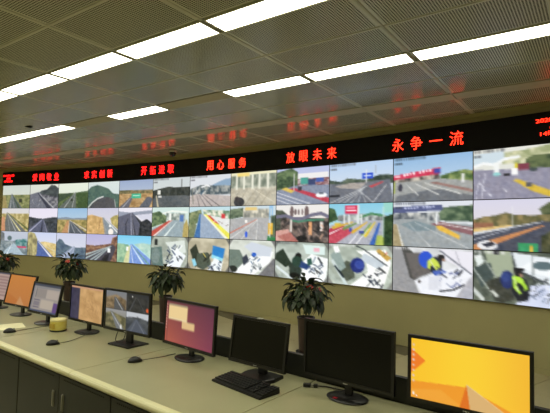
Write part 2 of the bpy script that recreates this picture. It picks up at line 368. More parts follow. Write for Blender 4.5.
p = Pic(seed=8, bg=(196, 194, 176)); p.tex([(0, .46), (1, .5), (1, 1), (0, 1)], (176, 170, 152), (196, 190, 172), 6); p.rect(0, 0, 1, .1, (226, 222, 190)); p.tex([(0, .1), (1, .08), (1, .46), (0, .46)], (112, 122, 108), (186, 188, 172), 12, 6)
for x in (.12, .28, .47, .62, .8): p.rect(x, .08, x+.045, .52, (222, 222, 206)); p.line([(x+.1, .52), (x-.14, 1)], .006, (150, 142, 124), .014)
p.line([(.5, .5), (.95, .9)], .01, (226, 220, 200)); p.rect(.15, .02, .42, .12, (236, 212, 130)); p.ell(.2, .88, .12, .14, (58, 58, 62)); p.ell(.15, .78, .05, .07, (70, 64, 66)); D[0, 7] = p
p = Pic(seed=9); p.grad(0, 1, (178, 186, 220), (206, 206, 222)); p.tex([(0, .1), (.3, 0), (.42, .12), (.46, .5), (0, .62)], (52, 72, 54), (112, 132, 94), 12); p.rect(.42, .16, .98, .3, (228, 226, 226)); p.tex([(.42, .3), (1, .3), (1, .5), (.42, .5)], (112, 60, 66), (206, 196, 196), 18); p.rect(.48, .28, .62, .46, (78, 158, 146)); p.rect(.76, .3, .9, .42, (70, 96, 168)); p.rect(.62, .34, .75, .5, (58, 70, 110)); p.poly([(0, .6), (.4, .48), (1, .5), (1, 1), (0, 1)], (132, 140, 160)); p.poly([(.26, .56), (.36, .54), (1, .84), (1, .98)], (184, 66, 84)); 
for y in (.64, .74, .84): p.line([(0, y), (.66, y+.34)], .014, (206, 208, 214))
p.ell(.86, .76, .1, .065, (238, 240, 242)); p.rect(.82, .7, .9, .74, (70, 80, 92)); p.poly([(.1, .56), (.2, .52), (.36, .62), (.3, .68)], (214, 186, 92)); p.line([(.35, .16), (.35, .6)], .012, (212, 214, 214)); p.rect(.43, .52, .5, .62, (60, 56, 66)); D[0, 8] = p
p = Pic(seed=10); p.grad(0, 1, (176, 200, 228), (222, 224, 226)); p.tex([(0, .4), (.2, .46), (.3, .38), (.6, .44), (.8, .34), (1, .36), (1, .56), (0, .6)], (52, 66, 58), (104, 116, 100), 16, 9); p.poly([(0, .5), (.25, .52), (.95, .46), (1, 1), (0, 1)], (108, 112, 122)); p.poly([(.1, .56), (.35, .5), (.6, .52), (.5, .66), (.2, .62)], (168, 160, 154)); p.poly([(.64, .6), (.84, .5), (.86, .52), (.68, .64)], (186, 72, 80)); p.rect(.54, .28, .7, .42, (48, 84, 200)); p.rect(.56, .33, .68, .36, (180, 200, 240))
for k in range(7): p.line([(.62-k*.02, .58+k*.02), (.0+k*.12, 1.0)], .008, (206, 208, 208), .012, .8)
p.line([(.9, .58), (.7, 1)], .01, (220, 220, 220)); p.line([(.6, .2), (.6, .5)], .012, (222, 222, 222)); p.line([(.74, .12), (.74, .3)], .01, (150, 150, 150)); p.rect(0, .78, .18, .84, (40, 44, 54)); D[0, 9] = p; stamp_text(p, n=2)
p = Pic(seed=11); p.grad(0, 1, (142, 178, 214), (206, 218, 226)); p.tex([(.62, .46), (.76, .4), (.9, .36), (1, .4), (1, .62), (.62, .56)], (70, 96, 56), (146, 158, 98), 16, 10); p.tex([(0, .48), (.6, .42), (.62, .58), (0, .62)], (70, 64, 64), (206, 196, 180), 18, 8); p.poly([(0, .56), (.62, .52), (1, .6), (1, 1), (0, 1)], (158, 160, 158)); p.poly([(.06, .86), (.5, .74), (.66, .76), (1, .9), (1, 1), (.02, 1)], (108, 112, 118)); p.poly([(.48, .6), (.56, .58), (1, .78), (1, .84)], (150, 120, 114)); p.poly([(0, .4), (.62, .28), (.62, .42), (0, .5)], (200, 56, 88)); p.rect(.54, .3, .62, .4, (60, 72, 160))
for k in range(9):
    if k != 4: p.rect(.14+k*.042, .375-k*.0085, .168+k*.042, .425-k*.0085, (250, 226, 230))
p.rect(.02, .4, .1, .45, (246, 200, 210))
for x0, x1 in ((.18, .34), (.3, .6), (.42, .86)): p.line([(x0, .6), (x1, .86)], .005, (226, 226, 220), .012)
p.ell(.1, .68, .03, .09, (60, 60, 74)); p.rect(.87, .44, .9, .62, (236, 236, 236)); p.rect(0, .54, .03, .8, (150, 160, 90)); D[0, 10] = p; stamp_text(p, c=(50, 60, 70))
p = Pic(seed=12); p.grad(0, 1, (222, 222, 214), (206, 208, 200)); p.tex([(.4, .1), (.7, .08), (1, .02), (1, .34), (.4, .32)], (150, 158, 116), (212, 210, 176), 10); p.tex([(.7, .26), (.8, .2), (1, .2), (1, .48), (.7, .46)], (58, 72, 52), (100, 112, 76), 12); p.poly([(0, .4), (.3, .42), (1, .44), (1, 1), (0, 1)], (142, 140, 158)); p.poly([(0, .1), (.42, .06), (.44, .26), (.3, .3), (0, .3)], (198, 212, 220)); p.line([(0, .34), (.15, .28), (.3, .32), (.45, .22), (.62, .2)], .03, (236, 238, 238)); p.rect(.29, .28, .36, .5, (232, 234, 232)); p.rect(.56, .32, .6, .42, (212, 200, 60)); p.rect(.6, .34, .74, .46, (124, 60, 76)); p.rect(.52, .42, .6, .54, (240, 240, 238)); p.rect(.42, .5, .5, .56, (50, 50, 58)); p.ell(.33, .51, .055, .035, (150, 206, 206)); p.ell(.8, .46, .05, .035, (60, 70, 72)); p.poly([(.54, .64), (.6, .62), (1, .86), (1, .98), (.78, .86)], (206, 176, 66)); p.poly([(.7, .7), (.78, .7), (.78, .78), (.7, .78)], (90, 90, 96))
for x0, y0 in ((.18, .46), (.1, .5)): p.line([(x0, y0), (x0-.06, 1)], .006, (222, 222, 232), .012)
for x, y in ((.13, .77), (.22, .88), (.42, .8), (.1, .68)): p.line([(x, y), (x+.04, y+.05)], .012, (240, 240, 246))
D[0, 11] = p; stamp_text(p)
# --- middle row
p = road(13, (208, 206, 208), (216, 212, 200), .24, (150, 136, 84), (206, 192, 140), (.2, .18), .1, .92, (104, 108, 106), [(.56, .02), (.34, .01)]); p.poly([(0, .4), (.12, .36), (.16, 1), (0, 1)], (196, 144, 110)); p.line([(.2, .2), (.72, 1)], .01, (222, 212, 156), .04); p.line([(.24, .22), (1, .92)], .01, (98, 106, 66), .05); D[1, 0] = p
p = Pic(seed=14); p.grad(0, 1, (222, 216, 232), (226, 222, 228)); p.tex([(0, .36), (.3, .42), (.5, .44), (.8, .38), (1, .38), (1, 1), (0, 1)], (46, 52, 58), (80, 84, 92), 12); p.poly([(.46, .46), (.52, .46), (.72, 1), (0, 1), (0, .88)], (92, 96, 116)); p.line([(.48, .48), (.04, .98)], .01, (184, 184, 206), .03); p.line([(.5, .48), (.46, 1)], .01, (52, 54, 68), .07); p.line([(.54, .5), (.66, 1)], .01, (150, 152, 170), .02); D[1, 1] = p
p = road(15, (148, 182, 214), (198, 210, 214), .42, (128, 120, 72), (184, 164, 108), (.42, .48), .4, 1.0, (86, 92, 100), [(.62, .016), (.86, .014)]); p.poly([(0, .4), (.3, .36), (.5, .4), (1, .38), (1, .46), (0, .46)], (130, 142, 156)); p.poly([(.34, .5), (.4, .5), (.4, 1), (.16, 1)], (186, 142, 102)); p.line([(.42, .5), (.4, 1)], .01, (210, 206, 198), .03); p.line([(.44, .5), (.98, .86)], .01, (206, 196, 180), .03); D[1, 2] = p
p = Pic(seed=16); p.grad(0, 1, (196, 196, 214), (216, 210, 210)); p.tex([(0, .3), (.15, .26), (.4, .34), (.56, .38), (.6, .7), (.58, 1), (0, 1)], (184, 150, 98), (218, 182, 126), 8); p.tex([(.75, .4), (.86, .3), (1, .26), (1, .8), (.8, .6)], (150, 140, 86), (206, 186, 120), 10); p.poly([(.5, .38), (.56, .38), (1, .84), (1, 1), (.6, 1)], (132, 142, 150)); p.line([(.56, .4), (.98, .9)], .01, (226, 228, 226), .03); p.line([(.52, .4), (.64, 1)], .01, (170, 160, 150), .02); p.line([(.44, .4), (.4, .8)], .012, (130, 92, 62)); p.ell(.78, .9, .08, .12, (238, 232, 224)); p.rect(.72, .64, .78, .72, (240, 240, 236)); D[1, 3] = p
p = Pic(seed=17); p.grad(0, 1, (224, 222, 232), (222, 220, 224)); p.poly([(0, .14), (.35, .18), (1, .1), (1, .22), (0, .34)], (146, 152, 168)); p.poly([(0, .34), (.36, .2), (.44, .2), (.75, .62), (.7, 1), (0, 1)], (94, 96, 112)); p.line([(.38, .2), (.42, 1)], .01, (178, 180, 196), .02); p.line([(.4, .2), (.52, 1)], .01, (54, 56, 66), .06); p.line([(.4, .2), (.5, 1)], .006, (178, 176, 186), .014); p.line([(.3, .4), (.24, .6), (.26, 1)], .014, (44, 44, 54), .03); p.tex([(.48, .26), (.7, .5), (.86, .4), (1, .56), (1, 1), (.62, 1), (.66, .6)], (30, 34, 40), (64, 66, 72), 12); p.poly([(.56, .28), (1, .24), (1, .54), (.86, .42), (.7, .44)], (206, 206, 220)); D[1, 4] = p
p = Pic(seed=18); p.grad(0, 1, (200, 220, 214), (206, 220, 214)); p.tex([(0, .2), (.2, .14), (.4, .3), (.4, .52), (0, .7)], (70, 92, 66), (132, 150, 108), 12); p.line([(.3, .22), (.55, .14), (.95, .18)], .03, (232, 236, 228)); p.tex([(.4, .2), (.9, .22), (.9, .46), (.4, .44)], (110, 124, 118), (208, 214, 204), 16, 8); p.poly([(0, .74), (.6, .44), (.88, .46), (.86, 1), (0, 1)], (150, 166, 172)); p.poly([(0, .82), (.46, .46), (.58, .44), (.1, 1), (0, 1)], (188, 84, 74)); p.line([(.55, .46), (.06, 1)], .01, (232, 232, 226), .03); p.line([(.68, .5), (.36, 1)], .01, (222, 232, 228), .04); p.poly([(.86, .6), (.94, .4), (1, .7), (.98, 1), (.84, 1)], (178, 160, 98)); p.rect(.76, .26, .86, .48, (86, 120, 176)); p.rect(.48, .22, .53, .46, (236, 238, 232)); D[1, 5] = p
p = Pic(seed=19); p.grad(0, 1, (186, 214, 222), (206, 220, 214)); p.tex([(0, .2), (.3, .1), (.34, .3), (0, .9)], (92, 110, 78), (154, 160, 118), 12); p.tex([(.34, .1), (1, .14), (1, .4), (.4, .3)], (96, 130, 104), (236, 232, 214), 16, 9); p.poly([(.26, .24), (.36, .24), (.92, 1), (.16, 1)], (154, 170, 190)); p.poly([(.28, .24), (.3, .24), (.3, 1), (.14, 1)], (66, 112, 166)); p.poly([(.36, .24), (.46, .26), (1, .84), (1, 1), (.92, 1)], (232, 226, 92)); p.poly([(.36, .26), (.4, .26), (.98, 1), (.9, 1)], (238, 236, 210)); p.poly([(.46, .28), (.52, .28), (.76, .56), (.64, .5)], (206, 92, 74)); p.poly([(.52, .28), (1, .4), (1, .84)], (222, 224, 222)); p.poly([(.12, .5), (.2, .6), (.14, 1), (0, 1), (0, .9)], (120, 128, 96)); p.rect(.8, .24, .88, .38, (206, 60, 66)); p.stamp(6, (.6, .36, .95, .6), [(120, 96, 88), (250, 246, 240)], .05); D[1, 6] = p
p = Pic(seed=20); p.grad(0, 1, (196, 212, 220), (204, 212, 214)); p.tex([(0, .1), (.3, .06), (.34, .32), (0, .4)], (72, 88, 72), (124, 138, 112), 10); p.tex([(.3, .08), (.86, .1), (.86, .42), (.3, .36)], (120, 122, 116), (222, 216, 196), 14, 7); p.rect(.34, .04, .6, .14, (222, 196, 130)); p.poly([(0, .4), (.4, .34), (.86, .36), (.86, 1), (0, 1)], (172, 172, 172)); p.line([(.6, .4), (0, .82)], .01, (206, 116, 96), .02)
for x in (.0, .26, .6): p.line([(.62, .4), (x, 1)], .006, (226, 226, 222), .014)
p.rect(.86, 0, .94, .4, (150, 190, 222)); p.tex([(.88, .3), (1, .28), (1, 1), (.88, 1)], (62, 78, 66), (100, 116, 92), 10); p.rect(.84, .5, .94, .82, (224, 178, 60)); p.ell(.38, .84, .03, .09, (52, 92, 210)); p.poly([(.84, .86), (1, .9), (1, 1), (.82, 1)], (54, 124, 76)); p.line([(.9, .1), (.88, .9)], .014, (216, 216, 210)); p.rect(.34, .42, .4, .5, (240, 236, 230)); D[1, 7] = p
p = Pic(seed=21); p.grad(0, 1, (226, 224, 222), (232, 220, 206)); p.tex([(0, .14), (.14, .16), (.26, .3), (.28, .7), (0, .8)], (50, 56, 50), (82, 90, 76), 10)
for x, w_ in ((.32, .045), (.39, .03), (.6, .05), (.45, .02), (.52, .02)): p.ell(x, .2, w_*.8, .16 if w_ > .03 else .08, (112, 96, 96))
p.tex([(.1, .36), (1, .36), (1, 1), (.1, 1)], (46, 44, 46), (128, 112, 104), 16, 10); p.line([(.02, .33), (.2, .3), (.36, .38), (.52, .38), (.7, .28), (.86, .24), (.98, .32)], .05, (112, 110, 130)); p.line([(.3, .42), (.45, .46), (.62, .42), (.9, .4)], .03, (74, 130, 106)); p.poly([(0, .72), (.26, .66), (.3, .8), (.4, 1), (0, 1)], (206, 158, 148)); p.poly([(.04, .86), (.3, .74), (.46, 1), (.2, 1)], (176, 112, 104)); p.rect(.29, .4, .33, .74, (222, 214, 206)); p.rect(.64, .46, .7, .8, (216, 160, 116)); p.rect(.84, .46, .9, .7, (226, 218, 212)); p.stamp(14, (.4, .5, .95, .9), [(222, 176, 150), (60, 52, 52), (160, 140, 130), (34, 34, 36)], .07); p.ell(.52, .9, .1, .08, (28, 28, 32)); D[1, 8] = p
p = Pic(seed=22); p.grad(0, 1, (132, 196, 220), (206, 222, 220)); p.tex([(0, .1), (.1, .14), (.16, .4), (0, .5)], (46, 74, 48), (86, 112, 74), 10); p.tex([(.16, .3), (.6, .26), (.9, .3), (.9, .46), (.16, .44)], (112, 116, 116), (196, 204, 200), 18, 8); p.line([(.52, .34), (.68, .26), (.84, .3)], .03, (70, 128, 84)); p.poly([(0, .56), (.3, .42), (.86, .42), (1, .6), (1, 1), (0, 1)], (170, 172, 182)); p.poly([(0, .64), (.16, .54), (.34, .58), (0, .9)], (182, 62, 84)); p.poly([(0, .84), (.3, .62), (.44, .66), (.12, 1), (0, 1)], (190, 76, 94)); p.line([(.24, .6), (.02, .76)], .008, (240, 230, 230), .02)
for a_, b_, c_ in (((.4, .46), (.08, .6), (206, 170, 70)), ((.5, .46), (.26, .62), (110, 140, 80)), ((.62, .46), (.4, .7), (216, 176, 60)), ((.68, .48), (.56, .76), (120, 160, 70)), ((.74, .46), (.6, .78), (222, 196, 60))): p.line([a_, b_], .015, c_, .045)
p.rect(.1, .48, .2, .54, (210, 180, 60)); p.rect(.34, .6, .38, .7, (56, 78, 170)); p.rect(.5, .66, .58, .74, (60, 76, 150)); p.line([(.8, .5), (.7, 1)], .03, (58, 100, 178), .08); p.poly([(.77, .76), (.88, .76), (.87, 1), (.74, 1)], (170, 186, 90))
for x in (.25, .33, .46, .52): p.rect(x, .28, x+.025, .5, (226, 230, 228))
p.rect(.27, .06, .47, .26, (206, 46, 84)); p.rect(.3, .1, .44, .13, (250, 210, 220)); p.rect(.29, .17, .45, .2, (250, 210, 220)); p.rect(.47, .04, .5, .5, (214, 222, 222)); p.rect(.86, 0, 1, .24, (150, 206, 196)); p.rect(.85, .1, .87, .8, (196, 222, 214)); p.tex([(.87, .34), (1, .26), (1, 1), (.87, 1)], (30, 56, 34), (62, 86, 52), 10); p.line([(.64, .62), (.46, .98)], .01, (236, 236, 236), .02); p.line([(.48, .74), (.34, 1)], .01, (230, 230, 236), .02); D[1, 9] = p
p = Pic(seed=23); p.grad(0, 1, (214, 218, 226), (206, 212, 212)); p.tex([(.6, .26), (.66, .14), (.8, .12), (1, .1), (1, .44), (.6, .42)], (58, 80, 62), (120, 138, 108), 14, 9); p.tex([(0, .26), (.6, .24), (.62, .44), (0, .42)], (74, 82, 92), (206, 206, 200), 18, 8); p.poly([(0, .4), (.4, .38), (.62, .46), (1, .5), (1, 1), (0, 1)], (154, 160, 162)); p.poly([(.1, .5), (.3, .42), (.56, .54), (.56, .62), (.3, .66)], (126, 142, 148)); p.poly([(.5, .5), (.6, .44), (1, .56), (1, .72)], (136, 96, 100)); p.line([(.56, .46), (1, .6)], .008, (210, 204, 204), .014); p.poly([(0, .12), (.64, .08), (.65, .2), (0, .26)], (84, 92, 132))
for k in range(10):
    if k != 5: p.rect(.16+k*.04, .13-k*.003, .185+k*.04, .17-k*.003, (190, 196, 226))
p.poly([(.56, .54), (.62, .52), (.85, .72), (.84, .8), (.6, .62)], (222, 180, 76)); p.rect(.56, .26, .585, .5, (232, 236, 236)); p.rect(.46, .2, .48, .46, (212, 216, 214)); p.poly([(0, .5), (.05, .5), (.16, 1), (0, 1)], (164, 150, 116)); p.line([(.06, .5), (.14, 1)], .006, (226, 226, 220), .02)
for x0, x1 in ((.3, .95), (.2, .5)): p.line([(x0, .46), (x1, .98)], .005, (206, 208, 208), .01)
D[1, 10] = p; stamp_text(p, c=(60, 66, 80))
p = Pic(seed=24); p.grad(0, 1, (206, 204, 222), (222, 214, 206)); p.tex([(0, .4), (.15, .34), (.3, .32), (.45, .26), (.55, .3), (.8, .32), (1, .28), (1, .56), (0, .6)], (92, 92, 62), (146, 130, 88), 16, 9); p.rect(0, .46, .28, .58, (150, 106, 82)); p.tex([(0, .58), (.5, .5), (.56, .52), (.2, .64), (0, .66)], (206, 176, 110), (222, 192, 130), 8); p.poly([(0, .68), (.9, .42), (1, .44), (1, 1), (0, 1)], (74, 78, 92)); p.poly([(0, .9), (.9, .5), (.94, .5), (.1, 1), (0, 1)], (196, 134, 88)); p.line([(0, .68), (.9, .44)], .03, (196, 200, 206), .008); p.line([(.0, .8), (.5, .58)], .012, (186, 190, 200), .006); p.line([(.54, .16), (.54, .5)], .012, (226, 226, 226)); p.ell(.2, .9, .14, .09, (226, 226, 228)); p.poly([(.12, .88), (.26, .82), (.32, .88), (.2, .94)], (50, 52, 66)); p.rect(.6, .84, .84, 1, (58, 150, 100)); p.rect(.74, .88, .79, 1, (224, 178, 70)); p.tex([(.86, .2), (1, .06), (1, .3), (.9, .3)], (60, 72, 50), (96, 104, 74), 10); p.tex([(.88, .7), (1, .6), (1, 1), (.88, 1)], (56, 62, 44), (120, 116, 84), 10); D[1, 11] = p
# --- bottom row
p = Pic(seed=25); p.grad(0, 1, (186, 192, 206), (176, 186, 194)); p.tex([(0, 0), (.14, .1), (.16, .6), (0, 1)], (96, 102, 106), (126, 130, 132), 8); p.tex([(0, .42), (1, .4), (1, 1), (0, 1)], (96, 110, 116), (158, 168, 170), 10); p.ell(.34, .3, .08, .1, (92, 110, 112)); p.tex([(.56, .36), (.95, .3), (1, .7), (.58, .66)], (58, 112, 112), (134, 166, 166), 12); p.rect(.56, .62, .95, .7, (196, 70, 106)); p.poly([(.2, .8), (.5, .5), (.9, 1), (.1, 1)], (166, 184, 194)); p.line([(.44, .52), (.26, 1)], .01, (222, 226, 230), .03); D[2, 0] = p
p = Pic(seed=26); p.grad(0, 1, (196, 204, 230), (222, 222, 224)); p.tex([(.34, .44), (.6, .38), (1, .46), (1, 1), (.34, 1)], (196, 172, 110), (224, 204, 150), 8); p.poly([(.34, .36), (.38, .36), (.92, 1), (.3, 1)], (84, 104, 158)); p.line([(.36, .38), (.84, 1)], .01, (226, 226, 230), .05); p.tex([(0, .06), (.08, .0), (.24, .06), (.34, .3), (.34, .9), (.3, 1), (0, 1)], (128, 122, 92), (190, 180, 128), 14, 5); p.line([(.4, .4), (1, .8)], .01, (206, 196, 160), .03); D[2, 1] = p
p = Pic(seed=27); p.grad(0, 1, (196, 200, 222), (212, 216, 222)); p.tex([(0, .4), (.1, .24), (.2, .28), (.3, .44), (.6, .56), (1, .54), (1, 1), (0, 1)], (74, 92, 112), (100, 118, 130), 8); p.poly([(.5, .58), (.62, .5), (.64, .56), (.6, 1), (.1, 1)], (142, 154, 176)); p.line([(.6, .54), (.24, 1)], .01, (206, 212, 226), .02); p.line([(.62, .56), (.52, 1)], .01, (180, 192, 212), .02); D[2, 2] = p
p = Pic(seed=28); p.grad(0, 1, (176, 174, 212), (206, 196, 208)); p.tex([(0, .42), (.3, .44), (.8, .34), (.84, .12), (1, .04), (1, 1), (0, 1)], (96, 66, 62), (158, 124, 96), 12); p.poly([(.8, .4), (.86, .36), (.96, .5), (.8, 1), (0, 1), (0, .86)], (74, 72, 82))
for x, y in ((0, .8), (0, .94), (.16, 1), (.3, 1)): p.line([(.82, .42), (x, y)], .01, (172, 186, 186), .035)
p.rect(.7, .52, .79, .66, (238, 240, 240)); p.poly([(.62, .78), (.76, .7), (.72, 1), (.5, 1)], (38, 38, 46)); D[2, 3] = p
p = Pic(seed=29); p.grad(0, 1, (120, 196, 230), (206, 230, 232)); p.tex([(0, .3), (.34, .34), (.36, .4), (.2, 1), (0, 1)], (126, 168, 140), (164, 196, 160), 7); p.tex([(.5, .32), (.75, .26), (1, .3), (1, .8), (.6, .4)], (166, 202, 190), (196, 220, 204), 7); p.poly([(.4, .32), (.46, .32), (1, .82), (1, 1), (.26, 1)], (122, 152, 212)); p.poly([(.34, .4), (.4, .36), (.38, 1), (.2, 1)], (206, 206, 156)); p.line([(.42, .34), (.8, 1)], .01, (206, 226, 240), .05); p.line([(.44, .34), (.96, 1)], .01, (112, 156, 150), .04); p.line([(.4, .36), (.5, 1)], .006, (220, 230, 240), .02); p.rect(.28, .42, .34, .56, (244, 246, 240)); D[2, 4] = p
p = booth(30, (170, 176, 166)); p.poly([(0, .4), (.3, .34), (.36, 1), (0, 1)], (110, 128, 124)); p.poly([(.4, .2), (.9, .1), (.95, .5), (.6, .6)], (206, 212, 206)); p.poly([(.5, .9), (.7, .4), (.95, .6), (.8, 1), (.4, 1)], (222, 226, 228)); p.stamp(26, (.36, .3, .82, .85), [(38, 42, 48), (96, 106, 120), (236, 238, 240), (60, 74, 100)], .09); p.rect(.1, .1, .18, .3, (60, 64, 64)); D[2, 5] = ring(p, (122, 124, 118)); p.ell(.14, .66, .12, .26, (120, 136, 132))
p = booth(31, (186, 180, 160)); p.poly([(.05, .4), (.2, .2), (.34, .7), (.2, .95)], (70, 76, 68)); p.poly([(.24, .5), (.5, .44), (.6, .8), (.4, 1), (.2, .9)], (96, 104, 94)); p.poly([(.62, .22), (.9, .3), (.86, .62), (.6, .5)], (66, 134, 190)); p.poly([(.6, .5), (.86, .6), (.84, .7), (.58, .6)], (150, 206, 222)); p.poly([(.5, 1), (.66, .6), (.86, .7), (.82, 1)], (222, 226, 226)); p.stamp(16, (.52, .68, .82, .95), [(48, 56, 72), (226, 230, 234), (100, 116, 136)], .08); p.stamp(8, (.36, .5, .56, .8), [(70, 72, 64), (226, 206, 120), (46, 50, 48)], .08); p.poly([(.1, .7), (.18, .66), (.24, .86), (.16, .92)], (150, 200, 216)); D[2, 6] = ring(p, (122, 122, 116))
p = booth(32, (196, 200, 192)); p.poly([(0, .3), (.24, .3), (.36, .6), (.2, 1), (0, 1)], (122, 134, 126)); p.poly([(.1, 1), (.54, .4), (.96, .3), (.9, .6), (.56, 1)], (232, 234, 232)); p.poly([(.34, .2), (.5, .06), (.94, .2), (.9, .44), (.6, .46)], (196, 202, 210)); p.poly([(.3, .54), (.4, .42), (.46, .62), (.34, .76)], (74, 80, 92)); p.stamp(22, (.44, .4, .72, .9), [(44, 50, 56), (80, 100, 130), (150, 156, 160), (236, 238, 240)], .08); p.ell(.56, .42, .05, .06, (66, 110, 190)); p.poly([(.66, 1), (.96, .5), (1, .5), (1, 1)], (126, 126, 128)); p.ell(.1, .88, .1, .1, (60, 64, 62)); D[2, 7] = ring(p, (134, 134, 132))
p = booth(33, (168, 176, 168)); p.poly([(.02, .34), (.16, .2), (.34, .6), (.22, .7), (.0, .5)], (64, 76, 68)); p.poly([(.28, .62), (.42, .5), (.6, .9), (.5, 1), (.3, .9)], (70, 80, 74)); p.poly([(.5, 1), (.56, .5), (.7, .3), (1, .4), (.96, 1)], (228, 232, 230)); p.poly([(.54, .06), (.94, .1), (.94, .3), (.6, .3)], (206, 220, 216)); p.rect(.74, .14, .84, .24, (222, 176, 186)); p.ell(.46, .38, .06, .09, (40, 42, 46)); p.ell(.44, .52, .1, .14, (62, 84, 76)); p.poly([(.52, .5), (.7, .62), (.62, .72), (.48, .66)], (62, 84, 126)); p.poly([(.62, .44), (.7, .4), (.72, .56), (.64, .62)], (70, 104, 96)); p.stamp(20, (.7, .42, .9, .85), [(56, 66, 92), (120, 130, 146), (34, 36, 42), (240, 240, 240)], .08); p.line([(.04, .7), (.34, .98)], .04, (206, 214, 214)); p.ell(.4, .9, .1, .08, (36, 40, 40)); D[2, 8] = ring(p, (126, 130, 126)); stamp_text(p, n=1)
p = booth(34, (172, 180, 170)); p.poly([(.18, .6), (.3, .4), (.42, .46), (.44, .8), (.3, .92)], (98, 104, 94)); p.poly([(.04, .3), (.16, .1), (.3, .56), (.18, .72)], (150, 164, 160)); p.poly([(.08, .08), (.16, .06), (.2, .2), (.12, .24)], (240, 242, 238)); p.poly([(.36, 1), (.64, .64), (.6, .3), (.46, .16), (.9, .1), (.98, .4), (.86, 1)], (234, 236, 232)); p.poly([(.52, .36), (.58, .2), (.9, .42), (.8, .56)], (190, 198, 204)); p.line([(.46, .04), (.56, .1), (.92, .46)], .014, (58, 62, 70)); p.poly([(.76, .14), (.8, .08), (.98, .28), (.92, .36)], (190, 160, 96)); p.stamp(5, (.8, .12, .92, .24), [(196, 60, 50), (224, 206, 96), (70, 66, 60)], .05); p.ell(.48, .5, .11, .18, (58, 70, 128)); p.ell(.51, .48, .07, .1, (76, 92, 158)); p.stamp(22, (.58, .56, .86, .95), [(40, 42, 46), (96, 100, 108), (210, 214, 216), (64, 70, 84)], .08); p.line([(.08, .44), (.3, .96)], .05, (196, 206, 204)); p.line([(.12, .56), (.26, .8)], .03, (56, 66, 72)); D[2, 9] = ring(p, (150, 152, 146)); stamp_text(p, n=1, c=(236, 236, 236))
p = booth(35, (206, 208, 210)); p.poly([(0, 0), (.12, 0), (.36, 1), (0, 1)], (150, 150, 152)); p.poly([(.12, .02), (.2, .0), (.5, .5), (.3, .72), (.24, .68)], (78, 78, 76)); p.poly([(.18, .14), (.46, .12), (.56, .5), (.28, .7)], (104, 100, 98)); p.poly([(.3, .74), (.6, .5), (1, .3), (1, 1), (.4, 1)], (232, 234, 240)); p.poly([(.6, .02), (1, .06), (1, .5), (.68, .24)], (226, 224, 232)); p.line([(.62, .06), (.98, .5)], .014, (92, 96, 108)); p.line([(.8, .06), (.86, .36)], .008, (150, 150, 160)); p.ell(.44, .26, .09, .18, (46, 84, 200)); p.poly([(.46, .28), (.56, .18), (.64, .26), (.64, .5), (.54, .56), (.47, .44)], (40, 46, 58)); p.poly([(.46, .3), (.53, .2), (.6, .3), (.62, .4), (.57, .48), (.53, .36), (.5, .4), (.5, .48), (.46, .42)], (200, 216, 84)); p.line([(.49, .26), (.55, .42)], .012, (226, 230, 206)); p.ell(.63, .2, .045, .065, (40, 38, 42)); p.ell(.66, .25, .02, .03, (150, 116, 100)); p.poly([(.52, .5), (.64, .44), (.7, .5), (.56, .6)], (74, 100, 180)); p.poly([(.48, .62), (.62, .56), (.64, .86), (.48, .9)], (214, 216, 224)); p.stamp(30, (.6, .42, .86, .86), [(40, 44, 60), (90, 100, 150), (232, 234, 240), (150, 156, 176), (32, 34, 40)], .06); p.line([(.62, .9), (.78, .84), (.9, .72)], .02, (52, 54, 62)); p.ell(.36, .74, .02, .03, (60, 50, 48)); p.poly([(.8, 1), (.95, .6), (1, .5), (1, 1)], (176, 176, 184)); stamp_text(p, n=1, c=(230, 230, 230)); D[2, 10] = p
p = booth(36, (88, 98, 88)); p.tex(full, (74, 82, 74), (104, 112, 98), 5); p.poly([(.16, .0), (.54, .0), (.6, .5), (.4, .6), (.24, .5)], (160, 170, 146)); p.poly([(.02, .14), (.1, .08), (.16, .24), (.06, .34)], (222, 230, 226)); p.poly([(.0, .36), (.24, .24), (.3, .5), (.12, .74)], (70, 82, 80)); p.line([(.1, .06), (.34, .56), (.36, .62)], .02, (150, 158, 150)); p.line([(0, .36), (.32, .94)], .016, (176, 184, 176)); p.poly([(.18, .62), (.36, .5), (.52, .6), (.56, .9), (.4, 1), (.3, .96)], (66, 68, 60)); p.poly([(.24, .78), (.28, .76), (.36, .86), (.32, .9)], (206, 210, 200)); p.poly([(.5, .02), (1, .1), (1, .56), (.8, .5), (.58, .34)], (222, 228, 232)); p.poly([(.62, .3), (.8, .14), (1, .2), (1, .44), (.84, .4)], (236, 240, 242)); p.ell(.9, .24, .12, .08, (92, 110, 116)); p.line([(.52, 0), (.57, .34), (.96, .56)], .022, (62, 68, 70)); p.line([(.78, .06), (.79, .42)], .014, (120, 128, 128)); p.poly([(.56, 1), (.76, .62), (1, .56), (1, 1)], (206, 212, 232)); p.ell(.46, .54, .085, .17, (40, 52, 104)); p.ell(.44, .5, .06, .1, (54, 70, 126)); p.poly([(.52, .5), (.6, .44), (.7, .52), (.76, .7), (.72, .9), (.6, .94), (.52, .74)], (34, 37, 44)); p.poly([(.52, .48), (.58, .44), (.66, .5), (.7, .62), (.66, .64), (.6, .56), (.58, .62), (.64, .76), (.62, .8), (.55, .7)], (176, 222, 72)); p.poly([(.66, .62), (.7, .6), (.73, .68), (.68, .72)], (166, 212, 66)); p.line([(.55, .5), (.6, .74)], .012, (214, 226, 190)); p.ell(.605, .4, .05, .08, (40, 38, 40)); p.poly([(.55, .31), (.67, .3), (.67, .36), (.55, .38)], (30, 31, 36)); p.ell(.64, .44, .02, .035, (170, 130, 110)); p.stamp(18, (.76, .5, .98, .9), [(40, 44, 50), (110, 124, 150), (230, 234, 240)], .07); p.ell(.32, .04, .05, .05, (44, 44, 48)); p.line([(0, .78), (.14, .96)], .05, (200, 206, 200)); stamp_text(p, n=2, c=(230, 230, 230)); D[2, 11] = p

